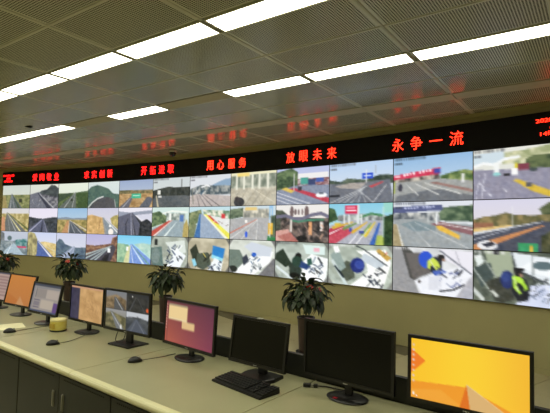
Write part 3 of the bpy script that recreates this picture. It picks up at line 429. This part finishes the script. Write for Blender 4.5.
LAB = {
 (0,0): 'wall screen showing a hazy motorway between pale green fields, at the upper far corner',
 (0,1): 'wall screen showing a grey motorway under a dark hill, top row',
 (0,2): 'wall screen showing a motorway running between dark green trees, top row',
 (0,3): 'wall screen showing a road curving below a rounded green hill, top row',
 (0,4): 'wall screen showing tan fields and a green road sign, top row',
 (0,5): 'wall screen showing a dark tree line over a shaded yard, top row',
 (0,6): 'wall screen showing a toll yard with blue hills behind, top row',
 (0,7): 'wall screen showing pale toll booth columns and a dark figure, top row',
 (0,8): 'wall screen showing a white car beside a diagonal red lane, top row',
 (0,9): 'wall screen showing a road fanning out under a blue sign, top row',
 (0,10): 'wall screen showing a toll gate under a bright red banner, top row',
 (0,11): 'wall screen showing a toll exit with a yellow barrier, top row',
 (1,0): 'wall screen showing a straight road beside orange soil, middle row, far end',
 (1,1): 'wall screen showing a road through dark woods under a lilac sky, middle row',
 (1,2): 'wall screen showing a motorway under a clear blue sky and yellow fields, middle row',
 (1,3): 'wall screen showing a big tan mound beside a road, middle row',
 (1,4): 'wall screen showing a dark bridge road beside white water, middle row',
 (1,5): 'wall screen showing a red lane and green trees by a toll roof, middle row',
 (1,6): 'wall screen showing a blue-grey road edged by a bright yellow band, middle row',
 (1,7): 'wall screen showing a grey toll road with an orange sign, middle row',
 (1,8): 'wall screen showing a wavy toll roof and tall poplars against white sky, middle row',
 (1,9): 'wall screen showing a red sign over many coloured toll lanes, middle row',
 (1,10): 'wall screen showing a blue-grey toll canopy and yellow barrier, middle row',
 (1,11): 'wall screen showing a white car, dark road and green sign, middle row',
 (2,0): 'wall screen showing a misty grey road with a red stripe, bottom row',
 (2,1): 'wall screen showing tall yellow trees beside a blue road, bottom row',
 (2,2): 'wall screen showing misty blue woods and a faint road, bottom row',
 (2,3): 'wall screen showing a white van on a diagonal road under a lilac sky, bottom row',
 (2,4): 'wall screen showing a pale blue road under a cyan sky, bottom row',
 (2,5): 'wall screen showing a cluttered booth interior in greenish grey, bottom row',
 (2,6): 'wall screen showing a beige booth interior with a bright blue monitor, bottom row',
 (2,7): 'wall screen showing a booth interior with a white diagonal desk and no clerk, bottom row',
 (2,8): 'wall screen showing a dark-haired clerk leaning over a booth desk, above the tallest plant',
 (2,9): 'wall screen showing an empty booth with a round blue chair, bottom row',
 (2,10): 'wall screen showing a clerk in a yellow vest on a bright blue chair, bottom row',
 (2,11): 'wall screen showing a yellow-vested clerk in a cap beside a white car'}
# ------------------------------------------------------------------ video wall
ZB, DHh = .819, .6802
def facet(i):       # wall segment i (0 = far left column of screens)
    a, b = Vector(WP[i+1]), Vector(WP[i+2]); e = b-a; return a, b, math.atan2(e.y, e.x), e.length
fr = {}
for (r, c), pic in sorted(D.items()):
    if c == 11:      # the photo shows three quarters of these pictures; they go on past its edge
        q = np.abs(pic.X[0]/.775); q = np.where(q > 1, 2-q, q); pic.a = pic.a[:, np.clip((q*pic.w).astype(int), 0, pic.w-1)]
    a, b, ang, L = facet(c); mid = (a+b)/2; z = ZB+DHh*(2.5-r)
    t = thing('wall_display', LAB[r, c], 'screen', (mid.x, mid.y, z-DHh/2), (0, 0, ang), 'video wall screens')
    w_, h_ = L-.004, DHh-.004
    bm = bmesh.new(); box(bm, -w_/2, w_/2, .006, .05, 0.002, DHh-.002)
    for s in (-1, 1):
        box(bm, s*(w_/2-.002)-.002, s*(w_/2-.002)+.002, 0, .006, .002, DHh-.002)
        box(bm, -w_/2+.004, w_/2-.004, 0, .006, DHh/2+s*(h_/2-.002)-.002, DHh/2+s*(h_/2-.002)+.002)
    link('bezel', mesh(bm), t, M['black'])
    link('screen', picmesh(pic, w_-.008, h_-.008, .42), t, M['screen'], (0, .003, DHh/2))
# banner
ZT = ZB+3*DHh; BH = .40
bn = thing('led_banner', 'long black message banner with glowing red Chinese characters above the video wall', 'sign', (WP[1][0], WP[1][1], ZT))
bn_inv = Matrix.Translation(-Vector((WP[1][0], WP[1][1], ZT)))
for i in range(-1, 14):
    if i == -1: continue
    a, b, ang, L = facet(i); mid = (a+b)/2 - Vector((WP[1][0], WP[1][1]))
    bm = bmesh.new(); x0 = -L/2-(.04 if i == 0 else 0); box(bm, x0, L/2, 0, .055, .004, BH)
    link('banner_panel', mesh(bm), bn, M['led_body'], (mid.x, mid.y, 0), (0, 0, ang))
BOLD = True
def glyph(ch):
    cu = bpy.data.curves.new('glyph', 'FONT'); cu.body = ch; cu.size = 1; cu.extrude = .0; cu.offset = 0 if BOLD else -.006
    o = bpy.data.objects.new('glyph', cu); COL.objects.link(o); dg = bpy.context.evaluated_depsgraph_get(); dg.update()
    me = bpy.data.meshes.new_from_object(o.evaluated_get(dg)); bpy.data.objects.remove(o)
    n = len(me.vertices); v = np.zeros(n*3); me.vertices.foreach_get('co', v); v = v.reshape(-1, 3)
    return me, v
def put_text(ch, i, u, z, h, wmax, m, name='led_character'):
    """one text piece fitted to height h (width at most wmax) centred at u along facet i"""
    while u > 1: u -= 1; i += 1
    me, v = glyph(ch)
    if len(v) == 0: return
    lo, hi = v.min(0), v.max(0); W_, H_ = hi[0]-lo[0], max(hi[1]-lo[1], 1e-3)
    if ch == '一': sx = wmax/W_; sy = sx
    else: sx = wmax/W_; sy = h/H_
    q = np.zeros_like(v); q[:, 0] = (v[:, 0]-(lo[0]+hi[0])/2)*sx; q[:, 2] = (v[:, 1]-(lo[1]+hi[1])/2)*sy; q[:, 1] = -.004
    me.vertices.foreach_set('co', q.ravel()); me.update(); me.materials.clear()
    bm = bmesh.new(); bm.from_mesh(me); g = bmesh.ops.extrude_face_region(bm, geom=bm.faces[:])
    for e in g['geom']:
        if isinstance(e, bmesh.types.BMVert): e.co.y = 0
    bmesh.ops.recalc_face_normals(bm, faces=bm.faces[:]); bm.to_mesh(me); bm.free()
    a, b, ang, L = facet(i); p = a+(b-a)*u-Vector((WP[1][0], WP[1][1]))
    link(name, me, bn, m, (p.x, p.y, z-ZT), (0, 0, ang))
for word, i0, u0, du in (('爱岗敬业', 1, .15, .2515), ('求实创新', 2, .927, .2525), ('开拓进取', 4, .723, .2525), ('用心服务', 6, .494, .254), ('放眼未来', 8, .273, .2535), ('永争一流', 10, .062, .2495)):
    BOLD = i0 < 7
    for k, ch in enumerate(word): put_text(ch, i0, u0+du*k, 3.066, .2 if ch != '一' else .03, .19, M['led'] if i0 > 5 else M['led_far'])
for i, u, m in ((0, .19, M['led_far']), (11, .84, M['led'])):
    k = 1 if i else 1.
    put_text('2020年12月', i, u+(-.0 if i else 0), 3.155, .062, .47, m, 'led_date'); put_text('星期', i, u, 3.068, .062, .16, m, 'led_date'); put_text('14时30分', i, u, 2.985, .062, .37, m, 'led_time')
# dome camera under the ceiling
dc = thing('dome_camera', 'small dark dome camera hanging from the ceiling above the banner', 'camera', (-2.25, 9.86, CE-.005))
link('mount', lathe([(.066, -.045), (.078, -.04), (.08, -.004), (.078, .0)], 20), dc, M['white_plastic'])
link('dome', lathe([(.015, -.135), (.045, -.123), (.066, -.094), (.074, -.06), (.074, -.043)], 20), dc, M['dome'])
sd = thing('smoke_detector', 'small dark round detector on the ceiling beside the far light panels', 'detector', (-4.26, 7.78, CE-.004))
link('base', lathe([(.05, -.012), (.055, -.009), (.055, 0)], 20), sd, M['black_metal']); link('sensor_cap', lathe([(.02, -.02), (.03, -.018), (.034, -.012)], 16), sd, M['black'])

# ------------------------------------------------------------------ control desk
DZ = EYE-.92; DF, DB = 1.515, 2.42
desk = thing('control_desk', 'long pale olive worktop of the control desk carrying the monitors', 'desk', dw(-2.8, 1.5, 0), (0, 0, DT))
def dk(o, t, n, z): o.location = (t+2.8, n-1.5, z); return o
seams = [-7.8, -6.55, -5.3, -4.05, -2.8, -1.55, -.3, .95, 2.2]
bm = bmesh.new(); R = []
prof = [(0.03, DZ), (.012, DZ-.002), (.003, DZ-.009), (0, DZ-.02), (.003, DZ-.032), (.014, DZ-.042), (.05, DZ-.045)]
for t0, t1 in zip(seams, seams[1:]):
    L = t1-t0-.0055
    dk(link('worktop_panel', boxm(0, L, DF+.045, DB, DZ-.045, DZ, bev=.001), desk, M['top']), t0+.0015, 1.5-1.5, 0).location = (t0+2.8015, -1.5, 0)
    bm = bmesh.new(); a = [bm.verts.new((0, DF+y, z)) for y, z in prof+[(.0448, DZ-.045), (.0448, DZ)]]; b = [bm.verts.new((L, v.co.y, v.co.z)) for v in a]
    n = len(a)
    for k in range(n): bm.faces.new((a[k], b[k], b[(k+1) % n], a[(k+1) % n]))
    bm.faces.new(a[::-1]); bm.faces.new(b); bmesh.ops.recalc_face_normals(bm, faces=bm.faces[:])
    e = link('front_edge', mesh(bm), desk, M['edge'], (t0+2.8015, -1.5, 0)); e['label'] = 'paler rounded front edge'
    link('rear_upstand', boxm(0, L, DB+.002, DB+.035, DZ-.3, DZ+.135, bev=.004), desk, M['black_metal'], (t0+2.8015, -1.5, 0))
# cabinets below
cabs = [-2.42+1.21*k for k in range(-5, 4)]
for k, t0 in enumerate(cabs[:-1]):
    vis = {-3.63: 'dark two-door cabinet under the desk with its pale handles in view', -2.42: 'dark two-door cabinet under the desk, right of the one with pale handles', -4.84: 'dark two-door cabinet under the desk at the photo left edge'}
    lb = next((v for q, v in vis.items() if abs(q-t0) < .01), None)
    cb = thing('desk_cabinet', lb or 'dark two-door cabinet under the desk outside the photo', 'cabinet', dw(t0, DF+.06, 0), (0, 0, DT), 'desk cabinets')
    z1 = DZ-.05; Wc = 1.206
    link('body', boxm(.002, Wc, .02, .84, .07, z1, bev=.002), cb, M['cab']); link('plinth', boxm(.002, Wc, .06, .8, 0, .07), cb, M['void'])
    for s in (0, 1):
        x0 = .004+s*.603; d = link('door', boxm(x0, x0+.597, 0, .019, .08, z1-.028, bev=.003), cb, M['cab'])
        bm = bmesh.new()
        for q in range(24): box(bm, x0+.06+q*.02, x0+.07+q*.02, -.0012, .002, z1-.052, z1-.046)
        link('vent_slots', mesh(bm), d, M['void'])
        hx = x0+.597-.06 if s == 0 else x0+.06; hz = EYE-1.165
        bm = bmesh.new(); box(bm, hx-.012, hx+.012, -.006, 0, hz-.054, hz+.054); box(bm, hx-.006, hx+.006, -.012, -.006, hz-.05, hz+.05)
        bmesh.ops.bevel(bm, geom=bm.edges[:], offset=.002, segments=1, affect='EDGES'); link('handle', mesh(bm), d, M['chrome'])

# ------------------------------------------------------------------ monitors
def p_orange1():
    p = Pic(48, 28, 40); p.grad(0, 1, (196, 124, 56), (184, 116, 62)); p.poly([(.55, .7), (.78, 1), (.45, 1)], (194, 140, 92)); p.poly([(0, .6), (.5, .85), (.4, 1), (0, 1)], (180, 104, 44), .6); return p
def p_window():
    p = Pic(48, 28, 41, (150, 142, 138)); p.rect(0, 0, 1, .1, (60, 66, 82)); p.rect(.1, .12, .96, .18, (128, 128, 132)); p.rect(.14, .2, .5, .5, (140, 132, 128)); p.rect(.52, .2, .95, .5, (172, 160, 150)); p.rect(.36, .56, .82, .86, (178, 166, 152))
    for k in range(4): p.rect(.1, .58+k*.08, .32, .61+k*.08, (96, 90, 110))
    p.rect(.12, .2, .15, .5, (80, 84, 100)); p.rect(.82, .6, 1, .95, (92, 66, 124)); p.rect(0, .92, 1, 1, (70, 78, 104)); p.rect(0, .1, .05, .92, (112, 110, 116)); return p
def p_map():
    p = Pic(48, 28, 42, (198, 156, 102)); p.tex(full, (188, 146, 94), (212, 170, 116), 5)
    for k in range(9):
        a = p.r.rand(4, 2)*[.6, .8]+[.33, .12]; p.line([tuple(v) for v in a], .006, (158, 116, 72), al=.55)
    p.stamp(14, (.45, .3, .9, .8), [(150, 104, 62), (170, 120, 80)], .02); p.rect(0, 0, 1, .08, (198, 150, 120)); p.rect(0, .08, .28, 1, (54, 50, 76)); p.tex([(0, .1), (.26, .1), (.26, 1), (0, 1)], (46, 44, 68), (62, 58, 84), 9); return p
def p_quad():
    p = Pic(64, 36, 43, (20, 22, 24))
    p.grad(0, .48, (120, 124, 130), (140, 130, 120)); p.tex([(.0, .2), (.25, .1), (.48, .22), (.48, .48), (0, .48)], (92, 76, 56), (150, 128, 96), 14); p.poly([(.2, .16), (.24, .16), (.46, .48), (.2, .48)], (84, 86, 88)); p.line([(.22, .18), (.4, .48)], .006, (190, 190, 186), .016)
    p.rect(.49, 0, 1, .5, (44, 46, 50)); p.tex([(.49, .1), (1, .14), (1, .5), (.49, .5)], (30, 32, 34), (58, 58, 58), 12); p.line([(.7, .1), (.56, .48)], .01, (84, 86, 90), .02); p.line([(.72, .1), (.9, .48)], .006, (78, 80, 82), .014); p.ell(.95, .4, .025, .05, (222, 90, 44)); p.ell(.62, .1, .01, .02, (230, 230, 220))
    p.grad(.5, 1, (150, 150, 150), (120, 118, 96), (p.X < .49) & (p.Y >= .5)); p.tex([(0, .62), (.14, .56), (.49, .68), (.49, 1), (0, 1)], (84, 82, 58), (136, 128, 92), 12); p.poly([(.12, .56), (.16, .56), (.46, 1), (.28, 1)], (112, 116, 118)); p.line([(.14, .58), (.4, 1)], .006, (196, 196, 196), .016); p.rect(.36, .88, .4, .98, (220, 220, 214))
    p.rect(.49, .5, 1, .68, (196, 200, 206)); p.tex([(.49, .64), (.75, .6), (1, .66), (1, 1), (.49, 1)], (52, 58, 64), (84, 88, 92), 9); p.poly([(.7, .66), (.74, .66), (.98, 1), (.5, 1)], (78, 84, 96)); p.line([(.72, .68), (.6, 1)], .006, (120, 126, 136), .014); p.line([(.72, .68), (.9, 1)], .006, (120, 126, 136), .014)
    p.rect(.485, 0, .495, 1, (60, 60, 60)); p.rect(0, .49, 1, .505, (60, 60, 60)); return p
def p_purple():
    p = Pic(64, 36, 44); x, y = p.X[..., None], p.Y[..., None]
    c = .86*np.array((210, 108, 84))*(1-x)*(.35+.65*y)+.86*np.array((110, 50, 70))*(1-x)*(.65-.65*y)+.86*np.array((150, 66, 96))*x*(.3+.7*y)+.86*np.array((96, 52, 76))*x*(.7-.7*y); p.a[:] = c
    p.rect(0, 0, 1, .04, (60, 44, 50)); p.rect(.06, .1, .46, .46, (238, 208, 150)); p.rect(.04, .04, .06, 1, (120, 60, 64), .5); p.rect(.06, .08, .46, .12, (150, 130, 110)); p.rect(.36, .44, .62, .62, (226, 190, 136)); p.rect(.36, .44, .62, .465, (120, 90, 84))
    for k in range(9): p.rect(.012, .1+k*.07, .034, .14+k*.07, (220, 170, 150))
    p.put((p.X > .06) & (p.X < .46) & (p.Y > .42) & (p.Y < .46), (236, 214, 166)); return p
def p_sunset():
    p = Pic(96, 54, 45); x, y = p.X[..., None], p.Y[..., None]; p.a[:] = np.array((253, 196, 44))*(1-x)+np.array((247, 182, 50))*x
    p.a += (np.exp(-((x-.55)/.4)**2)*np.array((6, 22, 6))); p.poly([(0, .18), (.14, .36), (0, .6)], (244, 126, 38)); p.poly([(0, .72), (.5, .66), (1, 1), (.0, 1)], (240, 140, 42), .75); p.poly([(.0, .86), (.28, .78), (.48, 1), (0, 1)], (246, 170, 60), .8)
    p.poly([(.5, .62), (.86, 1), (.52, 1)], (222, 180, 118)); p.poly([(.5, .62), (.53, 1), (.44, 1)], (228, 116, 34)); p.line([(.5, .62), (.86, 1)], .006, (236, 206, 150))
    for k in range(8): p.rect(.018, .1+k*.085, .034, .135+k*.085, (230, 200, 190)); 
    p.rect(.02, .9, .034, .94, (250, 250, 250)); p.rect(.05, .94, .06, .96, (250, 250, 250)); return p
def p_pinkgrey():
    p = Pic(48, 28, 46, (176, 150, 142)); p.rect(0, 0, 1, .08, (80, 80, 96))
    for k in range(7): p.rect(.5, .14+k*.11, .96, .19+k*.11, (140, 112, 112))
    return p
MON = [  # name suffix, label, centre xyz (z relative to the eye), yaw, tilt, W, H, picture, stand, base xy
 ('computer monitor cut by the left edge of the photo with a pinkish grey page', (-3.03, 5.06, -.675), -33, 8, .52, .32, p_pinkgrey, 'round'),
 ('leaning computer monitor with a plain orange picture', (-2.576, 4.69, -.671), -32.6, 11.6, .498, .324, p_orange1, 'round'),
 ('leaning computer monitor with grey program windows and a purple patch', (-2.13, 4.308, -.689), -34.2, 10.6, .487, .291, p_window, 'round'),
 ('computer monitor showing a tan map beside a navy column', (-1.613, 3.986, -.677), -36.1, 1.3, .518, .32, p_map, 'round'),
 ('computer monitor split into four dark road camera views', (-1.143, 3.609, -.664), -33.5, .1, .546, .326, p_quad, 'square'),
 ('computer monitor with a purple and salmon background and two cream windows', (-.592, 3.255, -.684), -41, 2.6, .564, .33, p_purple, 'round'),
 ('smaller switched-off black monitor behind the keyboard', (-.089, 2.859, -.698), -38.3, 7.6, .447, .287, None, 'slab'),
 ('large switched-off black monitor with a red mark on its round base', (.409, 2.553, -.678), -37.7, .5, .558, .329, None, 'round'),
 ('nearest monitor with a bright yellow and orange wedge picture', (.913, 2.176, -.672), -34.3, .8, .553, .325, p_sunset, 'round'),
]
for idx, (lb, c, yaw, tilt, W_, H_, pf, stand) in enumerate(MON):
    ya, ti = math.radians(yaw), math.radians(tilt)
    t = thing('computer_monitor', lb, 'monitor', (c[0], c[1], DZ), (0, 0, ya), 'monitors along the desk')
    zc = c[2]+EYE-DZ
    def part(name, me, m, par=t, tilted=True, loc=(0, 0, 0)):
        if tilted and par is t: return link(name, me, par, m, (loc[0], loc[1], zc+loc[2]), (-ti, 0, 0))
        return link(name, me, par, m, loc)
    bz, bt = .016, .02; dcy = .0
    bm = bmesh.new(); o_, i_ = [], []
    # bezel ring with a recessed screen
    for dx, dz in ((-1, -1), (1, -1), (1, 1), (-1, 1)):
        o_.append((dx*W_/2, dz*H_/2)); i_.append((dx*(W_/2-bz), -H_/2+bt if dz < 0 else H_/2-bz))
    vs = lambda L_, y: [bm.verts.new((x, y, z)) for x, z in L_]
    of, inf, inb, ob = vs(o_, -.004), vs(i_, -.004), vs(i_, .004), vs(o_, .018)
    for k in range(4):
        j = (k+1) % 4; bm.faces.new((of[k], of[j], inf[j], inf[k])); bm.faces.new((inf[k], inf[j], inb[j], inb[k])); bm.faces.new((of[j], of[k], ob[k], ob[j]))
    bm.faces.new(ob[::-1]); bm.faces.new(inb)
    bz_o = part('bezel', mesh(bm), M['black'])
    bm = bmesh.new(); box(bm, -W_*.33, W_*.33, .018, .045, -H_*.36, H_*.3)
    bmesh.ops.bevel(bm, geom=bm.edges[:], offset=.012, segments=2, affect='EDGES'); part('rear_shell', mesh(bm), M['black'])
    sw, sh = W_-2*bz, H_-bz-bt
    if pf: part('screen', picmesh(pf(), sw, sh), M['mscreen']).location = (0, .0035*math.cos(ti), zc+(bt-bz)/2)
    else:
        part('screen', boxm(-sw/2, sw/2, .001, .0038, -sh/2, sh/2), M['off'])
    link('brand_mark', boxm(-.014, .014, -.0052, -.0038, -H_/2+.006, -H_/2+.011), bz_o, M['logo'])
    if idx == 6: link('webcam_lens', boxm(-.02, .02, -.008, .012, H_/2-.002, H_/2+.006, bev=.002), bz_o, M['logo'])
    # stand
    if stand == 'round':
        link('base', lathe([(.112, 0), (.12, .003), (.12, .007), (.1, .012), (.04, .017)], 32, 1.0, .78), t, M['black'], (0, .02, .0005))
        link('neck', boxm(-.022, .022, .028, .05, .014, zc-.02, bev=.005), t, M['black'])
    elif stand == 'square':
        link('base', prism([(-.12, -.09), (.12, -.09), (.13, .1), (-.13, .1)], 0, .012, bev=.004), t, M['black'], (0, .02, .0005))
        link('neck', boxm(-.035, .035, .03, .055, .01, zc, bev=.006), t, M['black'])
    else:
        link('base', prism([(-.1, -.08), (.1, -.08), (.125, .0), (.115, .1), (-.115, .1), (-.125, .0)], 0, .022, bev=.01), t, M['black'], (0, .02, .0005))
        link('neck', boxm(-.03, .03, .04, .075, .02, zc+.02, bev=.008), t, M['black'])
    if idx == 4: link('cable', tube([(-.06, .03, .22), (-.09, .02, .13), (-.11, 0, .06), (-.095, -.02, .018), (-.06, -.01, .016), (-.04, .02, .03), (-.06, .05, .09), (-.03, .06, .16)], .0035, 6), t, M['black'])
    if idx == 7: link('sticker', boxm(-.05, -.026, -.052, -.03, .0135, .0145), t, M['sticker'], (0, -.005, 0), None)

# ------------------------------------------------------------------ things on the desk
kb = thing('keyboard', 'black computer keyboard lying before the smaller dark monitor', 'keyboard', (-.155, 2.715, DZ+.0005), (0, 0, math.radians(-44.5)))
bm = bmesh.new(); box(bm, -.212, .212, -.08, .08, 0, .016)
for v in bm.verts:
    if v.co.z > .01: v.co.z += (.010 if v.co.y > 0 else -.004)
bmesh.ops.bevel(bm, geom=bm.edges[:], offset=.004, segments=2, affect='EDGES'); link('case', mesh(bm), kb, M['black'])
bm = bmesh.new()
for r in range(6):
    y = -.056+r*.0235; z = .0125+(y+.08)/.16*.0145
    xs = [-.204+.018*q for q in range(23)]
    for q, x in enumerate(xs):
        if r == 0 and 4 <= q <= 9:
            if q == 4: box(bm, x, x+.11, y, y+.018, z, z+.008)
            continue
        if q in (15, 19) : continue
        box(bm, x, x+.015, y, y+.018, z, z+.008)
tag(link('keys', mesh(bm), kb, M['key']), kind='stuff')
def mouse(lb, xy, rot, cable):
    m = thing('computer_mouse', lb, 'mouse', (xy[0], xy[1], DZ+.0005), (0, 0, rot), 'computer mice on the desk')
    bm = bmesh.new(); bmesh.ops.create_uvsphere(bm, u_segments=16, v_segments=10, radius=1)
    for v in bm.verts:
        z = v.co.z; v.co.x *= .05; v.co.y *= .029*(1-.12*v.co.x/.05); v.co.z = max(z, -.12)*.034*(1-.25*(v.co.x/.05+.3)**2)+.0045
    link('shell', mesh(bm, smooth=True), m, M['black'])
    link('scroll_wheel', lathe([(.004, -.003), (.007, -.002), (.007, .002), (.004, .003)], 12), m, M['logo'], (.03, 0, .0285), (math.pi/2, 0, 0))
    R_ = Matrix.Rotation(-rot, 3, 'Z'); pts = [R_ @ (Vector((x, y, 0))-Vector((xy[0], xy[1], 0)))+Vector((0, 0, .0045)) for x, y in cable]
    link('cable', tube([Vector((.05, 0, .008))]+pts, .0022, 6), m, M['black'])
mouse('black mouse beside the white paper sheet at the far end of the desk', (-2.23, 3.935), .45, [(-2.17, 4.02), (-2.1, 4.13), (-2.0, 4.22)])
mouse('black mouse between the yellow tin and the front edge of the desk', (-1.687, 3.57), .5, [(-1.6, 3.66), (-1.58, 3.78), (-1.57, 3.9)])
mouse('black mouse in front of the monitor with four road camera views', (-.93, 3.165), .45, [(-.85, 3.23), (-.76, 3.3), (-.7, 3.38)])
tn = thing('yellow_tin', 'short round yellow tin with a cream lid, between mouse and monitors', 'tin', (-1.868, 4.04, DZ+.0005))
link('base_rim', lathe([(.065, 0), (.069, .003), (.069, .012), (.066, .013)], 28), tn, M['black']); link('can', lathe([(.066, .013), (.067, .015), (.067, .085), (.065, .088)], 28), tn, M['tin'])
link('lid', lathe([(.0675, .086), (.0685, .088), (.0685, .1), (.066, .103), (.02, .104)], 28), tn, M['tinlid']); 
link('label_patch', boxm(-.03, .03, -.0685, -.06, .028, .07, bev=.002), tn, M['tinlabel'], None, (0, 0, -.45))
pp = thing('paper_sheet', 'white paper sheet lying at the far left end of the desk', 'paper', (-2.37, 4.16, DZ+.0008))
R_ = [(-.06, .085), (-.002, .16), (.15, .0), (.03, -.235), (-.1, -.1)]
link('sheet', prism([(-.17, .02), (.03, .165), (.165, -.02), (-.02, -.2)], 0, .0012), pp, M['paper']); link('lower_sheet', prism([(-.2, -.03), (0, .12), (.1, -.03), (-.1, -.19)], -.0006, .0004), pp, M['paper'])
pl = thing('cable_plug', 'black cable plug lying left of the large switched-off monitor', 'plug', (.19, 2.745, DZ+.0005), (0, 0, -.15))
link('plug_body', boxm(0, .045, -.012, .012, 0, .022, bev=.004), pl, M['black']); link('plug_collar', boxm(.047, .056, -.008, .008, .003, .018, bev=.002), pl, M['logo'])
link('plug_tip', boxm(.06, .085, -.011, .011, 0, .02, bev=.003), pl, M['black']); link('plug_lead', tube([(.05, 0, .01), (.1, .0, .01), (.14, .01, .006), (.19, -.01, .005), (.24, -.05, .012), (.27, -.1, .03)], .004, 6), pl, M['black'])
# ------------------------------------------------------------------ plants on the floor behind the desk
def leafmesh(L, W_, droop, seed):
    r = random.Random(seed); bm = bmesh.new(); n = 5; rows = []
    for k in range(n+1):
        s = k/n; x = L*s; z = -droop*L*s*s+.05*L*math.sin(s*3); wd = W_/2*math.sin(math.pi*min(1, (s*.93+.05)))**.8*(1 if s < .5 else 1.08-.16*s)
        if k == n: wd = .001
        rows.append([bm.verts.new((x, y, z+abs(y)*.35)) for y in (-wd, 0, wd)])
    for a, b in zip(rows, rows[1:]):
        for j in (0, 1): bm.faces.new((a[j], a[j+1], b[j+1], b[j]))
    return mesh(bm, smooth=True)
leaves = [leafmesh(.16, .085, .4, 1), leafmesh(.18, .09, .6, 2), leafmesh(.13, .078, .25, 3), leafmesh(.17, .08, .8, 4)]
for k, l in enumerate(leaves): l.materials.append(M['leaf' if k % 2 else 'leaf2'])
stemm = None
def plant(lb, xy, seed, H_=1.12, R_=.34, potr=.105, flowers=1, nl=110, poth=.5, off=(0, 0)):
    r = random.Random(seed); t = thing('potted_plant', lb, 'plant', (xy[0], xy[1], 0), (0, 0, 0), 'plants between the desk and the video wall')
    pt = link('pot', lathe([(potr*.72, 0), (potr*.78, .02), (potr*.86, poth*.5), (potr, poth*.94), (potr*1.06, poth*.95), (potr*1.06, poth), (potr*.95, poth)], 28), t, M['pot'])
    link('saucer', lathe([(potr*.9, 0), (potr*1.1, .004), (potr*1.15, .022), (potr*1.1, .022)], 28), t, M['void'])
    link('soil', lathe([(potr*.9, poth-.01), (potr*.88, poth+.004)], 20), t, M['soil'])
    cz = poth+.24; bm = bmesh.new()
    for k in range(7):
        a = k*2.4+r.random(); tip = Vector((math.cos(a)*R_*.4, math.sin(a)*R_*.4, poth+.3+.2*r.random()))
        tmp = tube([(0, 0, poth-.02), (math.cos(a)*.03, math.sin(a)*.03, poth+.15), tuple(tip)], .006, 5)
        b2 = bmesh.new(); b2.from_mesh(tmp); b2.to_mesh(tmp); b2.free(); bm.from_mesh(tmp)
    link('stems', mesh(bm, smooth=True), t, M['stem'])
    for k in range(nl):
        el = math.asin(1-1.75*((k+.5)/nl)); az = k*2.39996+r.uniform(-.3, .3); rad = r.uniform(.35, 1)
        p = Vector((math.cos(az)*math.cos(el)*R_*.7*rad+off[0], math.sin(az)*math.cos(el)*R_*.72*rad+off[1], cz+.06+math.sin(el)*(H_-cz-.16)*rad*(1 if el > 0 else .8)))
        pitch = -el*.75+r.uniform(-.1, .75)
        if el > 1.0: pitch = r.uniform(-1.3, .1)
        o = link('leaf', leaves[r.randrange(4)], t, None, p, (r.uniform(-.5, .5), pitch, az+r.uniform(-.5, .5))); s = r.uniform(.75, 1.15); o.scale = (s, s, s)
    for k in range(flowers):
        az = -1.4+k*1.1+r.uniform(-.3, .3); q = Vector((math.cos(az)*R_*.5, math.sin(az)*R_*.62, cz+.2-.05*k))
        bm = bmesh.new(); c0 = bm.verts.new((0, 0, 0)); rg = [bm.verts.new((math.cos(b)*.045*(1.2 if abs(b) < .5 else 1), math.sin(b)*.036, .012)) for b in [2*math.pi*i/10-math.pi for i in range(10)]]
        for i in range(10): bm.faces.new((c0, rg[i], rg[(i+1) % 10]))
        f = link('flower', mesh(bm, smooth=True), t, M['flower'], q, (1.1, 0, az+math.pi/2)); link('spadix', lathe([(.005, 0), (.007, .02), (.004, .045), (.001, .05)], 8), f, M['flower2'])
plant('bushy green plant with a red flower in a dark pot, farthest along the wall', (-6.38, 10.8), 3, 1.14, .42, .12, 2, 150)
plant('bushy green plant with one red flower, behind the monitor with the tan map', (-4.41, 9.95), 4, 1.17, .38, .12, 2, 150)
plant('green plant without flowers in a dark pot, behind the purple monitor', (-1.91, 8.2), 5, 1.12, .36, .115, 0, 130)
plant('largest plant in a dark red-brown pot, between the two switched-off monitors', (.47, 6.5), 6, 1.16, .375, .12, 2, 150)
